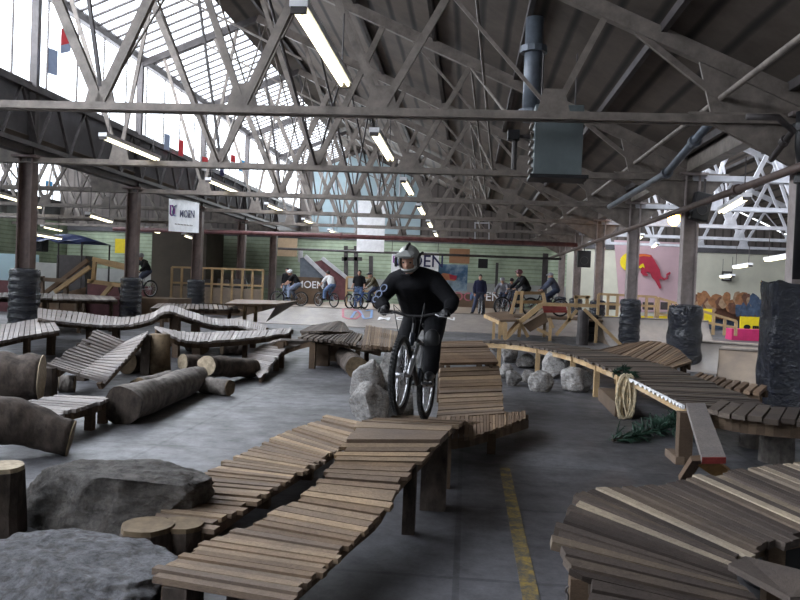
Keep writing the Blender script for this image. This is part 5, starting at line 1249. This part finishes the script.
# ---------------------------------------------------------------- the riding cyclist
PF, PR = ay(398, 417, 6.64), None
PF = V((PF.x, 6.64, .645)); PR = V((PF.x + .17, 7.68, .44))
bx_ = (PF - PR).normalized(); by_ = Z.cross(bx_).normalized(); bz_ = bx_.cross(by_)
BM = Matrix((bx_, by_, bz_)).transposed().to_4x4(); BM.translation = PR
bike = make_bike('mountain_bike', 'black full suspension mountain bike ridden over the hump of the middle ladder', frame_mat('black_frame', (.015, .018, .025)), 28, True)
bike.matrix_world = BM; bike.rotation_euler = BM.to_euler(); bike.location = PR
JR = dict(head=(.745, -.1, 1.425), neck=(.63, -.085, 1.34), mid=(.34, -.06, 1.15), shL=(.55, .11, 1.29), shR=(.55, -.27, 1.27), elL=(.6, .31, 1.08), elR=(.6, -.4, 1.06), wrL=(.705, .30, .985), wrR=(.705, -.30, .985), haL=(.8, .275, .95), haR=(.8, -.275, .95), palmL=(.1, 0, -1), palmR=(.1, 0, -1),
          hiL=(.16, .07, .98), hiR=(.16, -.13, .98), knL=(.5, .13, .72), knR=(.42, -.17, .68), anL=(.54, .14, .42), anR=(.2, -.14, .42), toL=(.67, .15, .36), toR=(.33, -.15, .36))
JK = cl('black_jacket', (.009, .009, .011), .85); TRS = cl('black_trousers', (.011, .011, .013), .85)
rd, M_, lk, sd_, up_ = figure('person', 'cyclist in black jacket, black trousers and silver full face helmet riding over the hump', JR, (.86, -.04, -.55), outfits=dict(trousers=TRS, top=JK, shoes=BLACK, gloves=BLACK, collar=.28, topfit=1.24, fit=1.18), voxel=.0075, fist=True)
Hd = V(JR['head'])
m = MB(); bm2 = m.bm
# helmet shell with open face
bmesh.ops.create_uvsphere(bm2, u_segments=40, v_segments=28, radius=1)
kill = []
for f in bm2.faces:
    c = f.calc_center_median()
    if c.x > .35 and abs(c.y) < .74 and -.52 < c.z < .38: kill.append(f)
bmesh.ops.delete(bm2, geom=kill, context='FACES')
for v in bm2.verts:
    x, y, z = v.co; z2 = z * (.128 if z > 0 else .135); x2 = x * (.128 if x < 0 else .135); y2 = y * .105
    if z < -.35 and x > 0: x2 *= 1.14
    v.co = Hd + up_ * .022 + M_ @ V((x2, y2, z2))
hel = m.build('helmet', plain('silver_helmet', (.36, .37, .36), .3, .35, .3, 9), rd, smooth=True)
so = hel.modifiers.new('s', 'SOLIDIFY'); so.thickness = .016; so.offset = -1
m = MB()
pv = [(.09, -.085, .095), (.19, -.075, .1), (.21, 0, .108), (.19, .075, .1), (.09, .085, .095), (.07, 0, .125)]
m.poly([Hd + M_ @ V(p) for p in pv], up_ * .01); m.build('visor', plain('visor_grey', (.3, .31, .3), .4, .2, .2, 8), hel)
m = MB()
for s in (-1, 1): m.tube([Hd + up_ * .022 + M_ @ V((x, s * .108, z)) for x, z in ((-.09, .03), (0, .04), (.07, .02), (.085, -.05))], .013, 6)
m.tube([Hd + up_ * .02 + M_ @ V((-.05, 0, .13)), Hd + up_ * .02 + M_ @ V((.03, 0, .132)), Hd + up_ * .02 + M_ @ V((.08, 0, .11))], .014, 6); m.build('helmet_stripe', BLACK, hel)
m = MB(); m.tube([Hd + up_ * .02 + M_ @ V((.155, -.04 + .02 * k, -.1)) for k in range(5)], .01, 6); m.build('chin_vent', BLACK, hel)
# patterned sleeve print on the right forearm and a knee pad on the leading leg
a, b = V(JR['elR']), V(JR['wrR']); m = MB(); fwd_ = V((1, 0, .25)).normalized()
pr = plain('sleeve_print', (.2, .24, .36), .7, 0, .2, 20)
sh_, e_ = V(JR['shR']), V(JR['elR'])
for (t, o_) in ((.45, .0), (.75, .01)):
    c = lerp(sh_, e_, t) + V((.078, -.02, .0)); m.torus(c, .035, .007, (1, -.3, .2), 14, 5)
c = lerp(a, b, .25) + V((.05, -.035, .02)); m.torus(c, .03, .007, (1, -.4, .3), 14, 5)
m.build('sleeve_print', pr, rd, smooth=True)
m = MB(); k_ = V(JR['knL']); m.ell(k_ + V((.035, 0, .0)), (.065, .08, .11)); bake(m.build('knee_pad', BLACK, rd), .014, 2)
rd.rotation_euler = BM.to_euler(); rd.location = PR
# ---------------------------------------------------------------- people on the far deck
def stand(**k):
    J = dict(head=(.02, 0, 1.62), neck=(0, 0, 1.46), shL=(0, .19, 1.41), shR=(0, -.19, 1.41), elL=(-.02, .25, 1.13), elR=(-.02, -.25, 1.13), wrL=(.08, .24, .9), wrR=(.08, -.24, .9), haL=(.12, .23, .82), haR=(.12, -.23, .82), hiL=(0, .09, .93), hiR=(0, -.09, .93), knL=(.03, .11, .5), knR=(.03, -.11, .5), anL=(0, .13, .09), anR=(0, -.13, .09), toL=(.15, .16, .04), toR=(.15, -.16, .04))
    J.update(k); return J
def seat(**k):   # sitting on a bike, rear contact at origin
    J = dict(head=(.50, 0, 1.53), neck=(.42, 0, 1.40), mid=(.24, 0, 1.16), shL=(.38, .18, 1.34), shR=(.38, -.18, 1.34), elL=(.55, .27, 1.12), elR=(.55, -.27, 1.12), wrL=(.71, .26, .98), wrR=(.71, -.26, .98), haL=(.79, .26, .95), haR=(.79, -.26, .95), hiL=(.16, .09, .97), hiR=(.16, -.09, .97), knL=(.54, .11, .74), knR=(.46, -.12, .66), anL=(.54, .13, .4), anR=(.25, -.13, .36), toL=(.67, .14, .35), toR=(.37, -.14, .32))
    J.update(k); return J
JEAN = cl('blue_jeans', (.12, .18, .32)); JEAND = cl('dark_jeans', (.05, .06, .1)); NAVYC = cl('navy_hoodie', (.02, .022, .05)); BLK = cl('black_cloth', (.013, .013, .015)); WHT = cl('white_cotton', (.7, .7, .7)); CAMO = cl('olive_camouflage', (.1, .085, .055)); GRYC = cl('grey_cloth', (.2, .2, .23)); KHA = cl('light_denim', (.25, .3, .42))
HAIR = plain('dark_hair', (.02, .015, .012), .6); SHO = cl('dark_shoes', (.03, .03, .03)); WHEL = plain('white_helmet', (.7, .7, .72), .3); BHEL = plain('black_helmet', (.02, .02, .025), .3); RHEL = plain('dark_red_helmet', (.16, .06, .07), .35); GHEL = plain('grey_helmet', (.35, .36, .4), .3)
PI = math.pi
def at(px_, Y, z=DZ): q = ay(px_, 300, Y); return V((q.x, Y, z))
def person(lab, p, yaw, J, look=(1, 0, -.1), **O):
    r, *_ = figure('person', lab, J, look, outfits=O, voxel=.011); place(r, p, yaw); return r
def bikeat(lab, p, yaw, col, lean=0):
    b = make_bike('mountain_bike', lab, col, 14, False, ALU, 'bikes on the far deck'); b.location = p; b.rotation_euler = (lean, 0, yaw); return b
FB = frame_mat('dark_bike_frame', (.03, .03, .035)); FW = frame_mat('white_bike_frame', (.5, .5, .52)); FBL = frame_mat('blue_bike_frame', (.05, .1, .3)); FR = frame_mat('red_bike_frame', (.3, .03, .03))
y0 = 34.9
# white helmet rider side on, facing left
p = at(301, y0); bikeat('dark mountain bike under the rider with the white helmet', p, PI, FB); person('rider in dark top and white helmet on a bike seen side on', p, PI, seat(head=(.56, 0, 1.5)), trousers=KHA, top=BLK, sleeve=.4, topname='shirt', shoes=SHO, helmet=WHEL)
# black shirt person standing behind
person('person in black top and pale jeans standing behind the white helmet rider', at(286.5, 36.4), -PI / 2 - .3, stand(), look=(1, .2, -.2), trousers=KHA, top=BLK, topname='shirt', shoes=SHO, hair=HAIR)
# white t-shirt rider seen three quarter from behind
p = at(334, 35.0); bikeat('dark mountain bike under the rider in the white shirt', p, PI * .78, FB); person('rider in white t-shirt and blue jeans on a bike turned half away', p, PI * .78, seat(), look=(1, .2, -.1), trousers=JEAN, top=WHT, sleeve=.4, topname='shirt', shoes=SHO, hair=HAIR)
# blue jeans
person('person in black t-shirt and blue jeans standing beside a white bike', at(358.5, 34.9), -PI / 2, stand(wrR=(.1, -.3, .98), haR=(.17, -.3, .93)), trousers=JEAN, top=BLK, sleeve=.4, topname='shirt', shoes=SHO, hair=HAIR)
bikeat('white framed mountain bike held by the person in blue jeans', at(364.5, 35.2), -PI / 2 - .5, FW, .08)
# camouflage with cap
p = at(382, 35.6); bikeat('blue framed bike straddled by the rider in the olive jacket', at(379, 35.1), PI + .55, FBL); person('rider in olive camouflage jacket and dark cap over a blue bike', at(379, 35.1), PI + .55, seat(), trousers=JEAND, top=CAMO, shoes=SHO, cap=BHEL)
# navy hoodie standing
p = at(479.5, 34.6); person('person in navy hoodie and dark jeans standing with legs apart', p, -PI / 2, stand(anL=(0, .2, .09), anR=(0, -.28, .09), toL=(.14, .24, .04), toR=(.12, -.34, .04), knR=(.03, -.18, .5), knL=(.03, .15, .5)), trousers=JEAND, top=NAVYC, shoes=SHO, hair=HAIR)
bikeat('dark bike standing between the legs of the person in the navy hoodie', at(479.5, 35.1), -PI / 2 + .1, FB)
for k, (px_, lab, top_, hel_, col) in enumerate(((505, 'rider in pale grey shirt and light helmet on a bike beside the navy hoodie', GRYC, GHEL, FB), (514, 'rider in dark grey jacket on a bike behind the roll-in', cl('slate_jacket', (.09, .09, .11)), BHEL, FR))):
    p = at(px_, 36 + k); bikeat(['dark bike under the rider in the pale grey shirt', 'red framed bike under the rider in the dark grey jacket'][k], p, -PI / 2 - .35, col); person(lab, p, -PI / 2 - .35, seat(), trousers=JEAND, top=top_, shoes=SHO, helmet=hel_)
# roll-in riders
p = ay(536, 309, 28.5); p = V((p.x, 28.5, .82)); bikeat('dark bike under the rider with the dark red helmet', p - V((.2, 0, 0)), PI + .35, FB); person('rider in black jacket and dark red helmet leaning on the bars above the red panel', p - V((.2, 0, 0)), PI + .35, seat(), trousers=TRS, top=BLK, shoes=SHO, helmet=RHEL)
p = V((ay(560, 309, 29.5).x, 29.5, .82)); bikeat('dark bike under the rider in the grey blue jacket', p, PI + .1, FB); person('rider in grey blue jacket and pale cap crouched beside the hanging speaker', p, PI + .1, seat(head=(.4, 0, 1.5)), trousers=JEAND, top=cl('grey_blue_jacket', (.08, .09, .13)), shoes=SHO, cap=GHEL)
rp = T('roll_in_platform', 'brown platform behind the roll-in carrying two riders', 'platform', (ay(548, 309, 29).x, 29, 0))
q = off(rp); MB().box((q.x, 29, .79), (3.6, 2.4, .06)).build('deck', PLYD, rp)
for sx_ in (-1.6, 0, 1.6):
    for sy_ in (-1.05, 1.05): MB().box((q.x + sx_, 29 + sy_, .38), (.1, .1, .76)).build('leg', PINE, rp)
# rider at the far left between the post and the fence
p = at(150, 29, .9); bikeat('bike leaning at the second brown post under the rider in dark clothes', p, -PI * .5 - .5, FW); person('rider in dark clothes and silver helmet beside the second brown post', p, -PI * .5 - .5, seat(), trousers=JEAND, top=BLK, shoes=SHO, helmet=GHEL)
q = at(150, 29.6, 0); o = MB().box((q.x, 29.7, .44), (2.4, 2.4, .88)).build('rider_platform', PLYD); tag(o, 'brown platform by the second brown post carrying the silver helmet rider', 'platform')
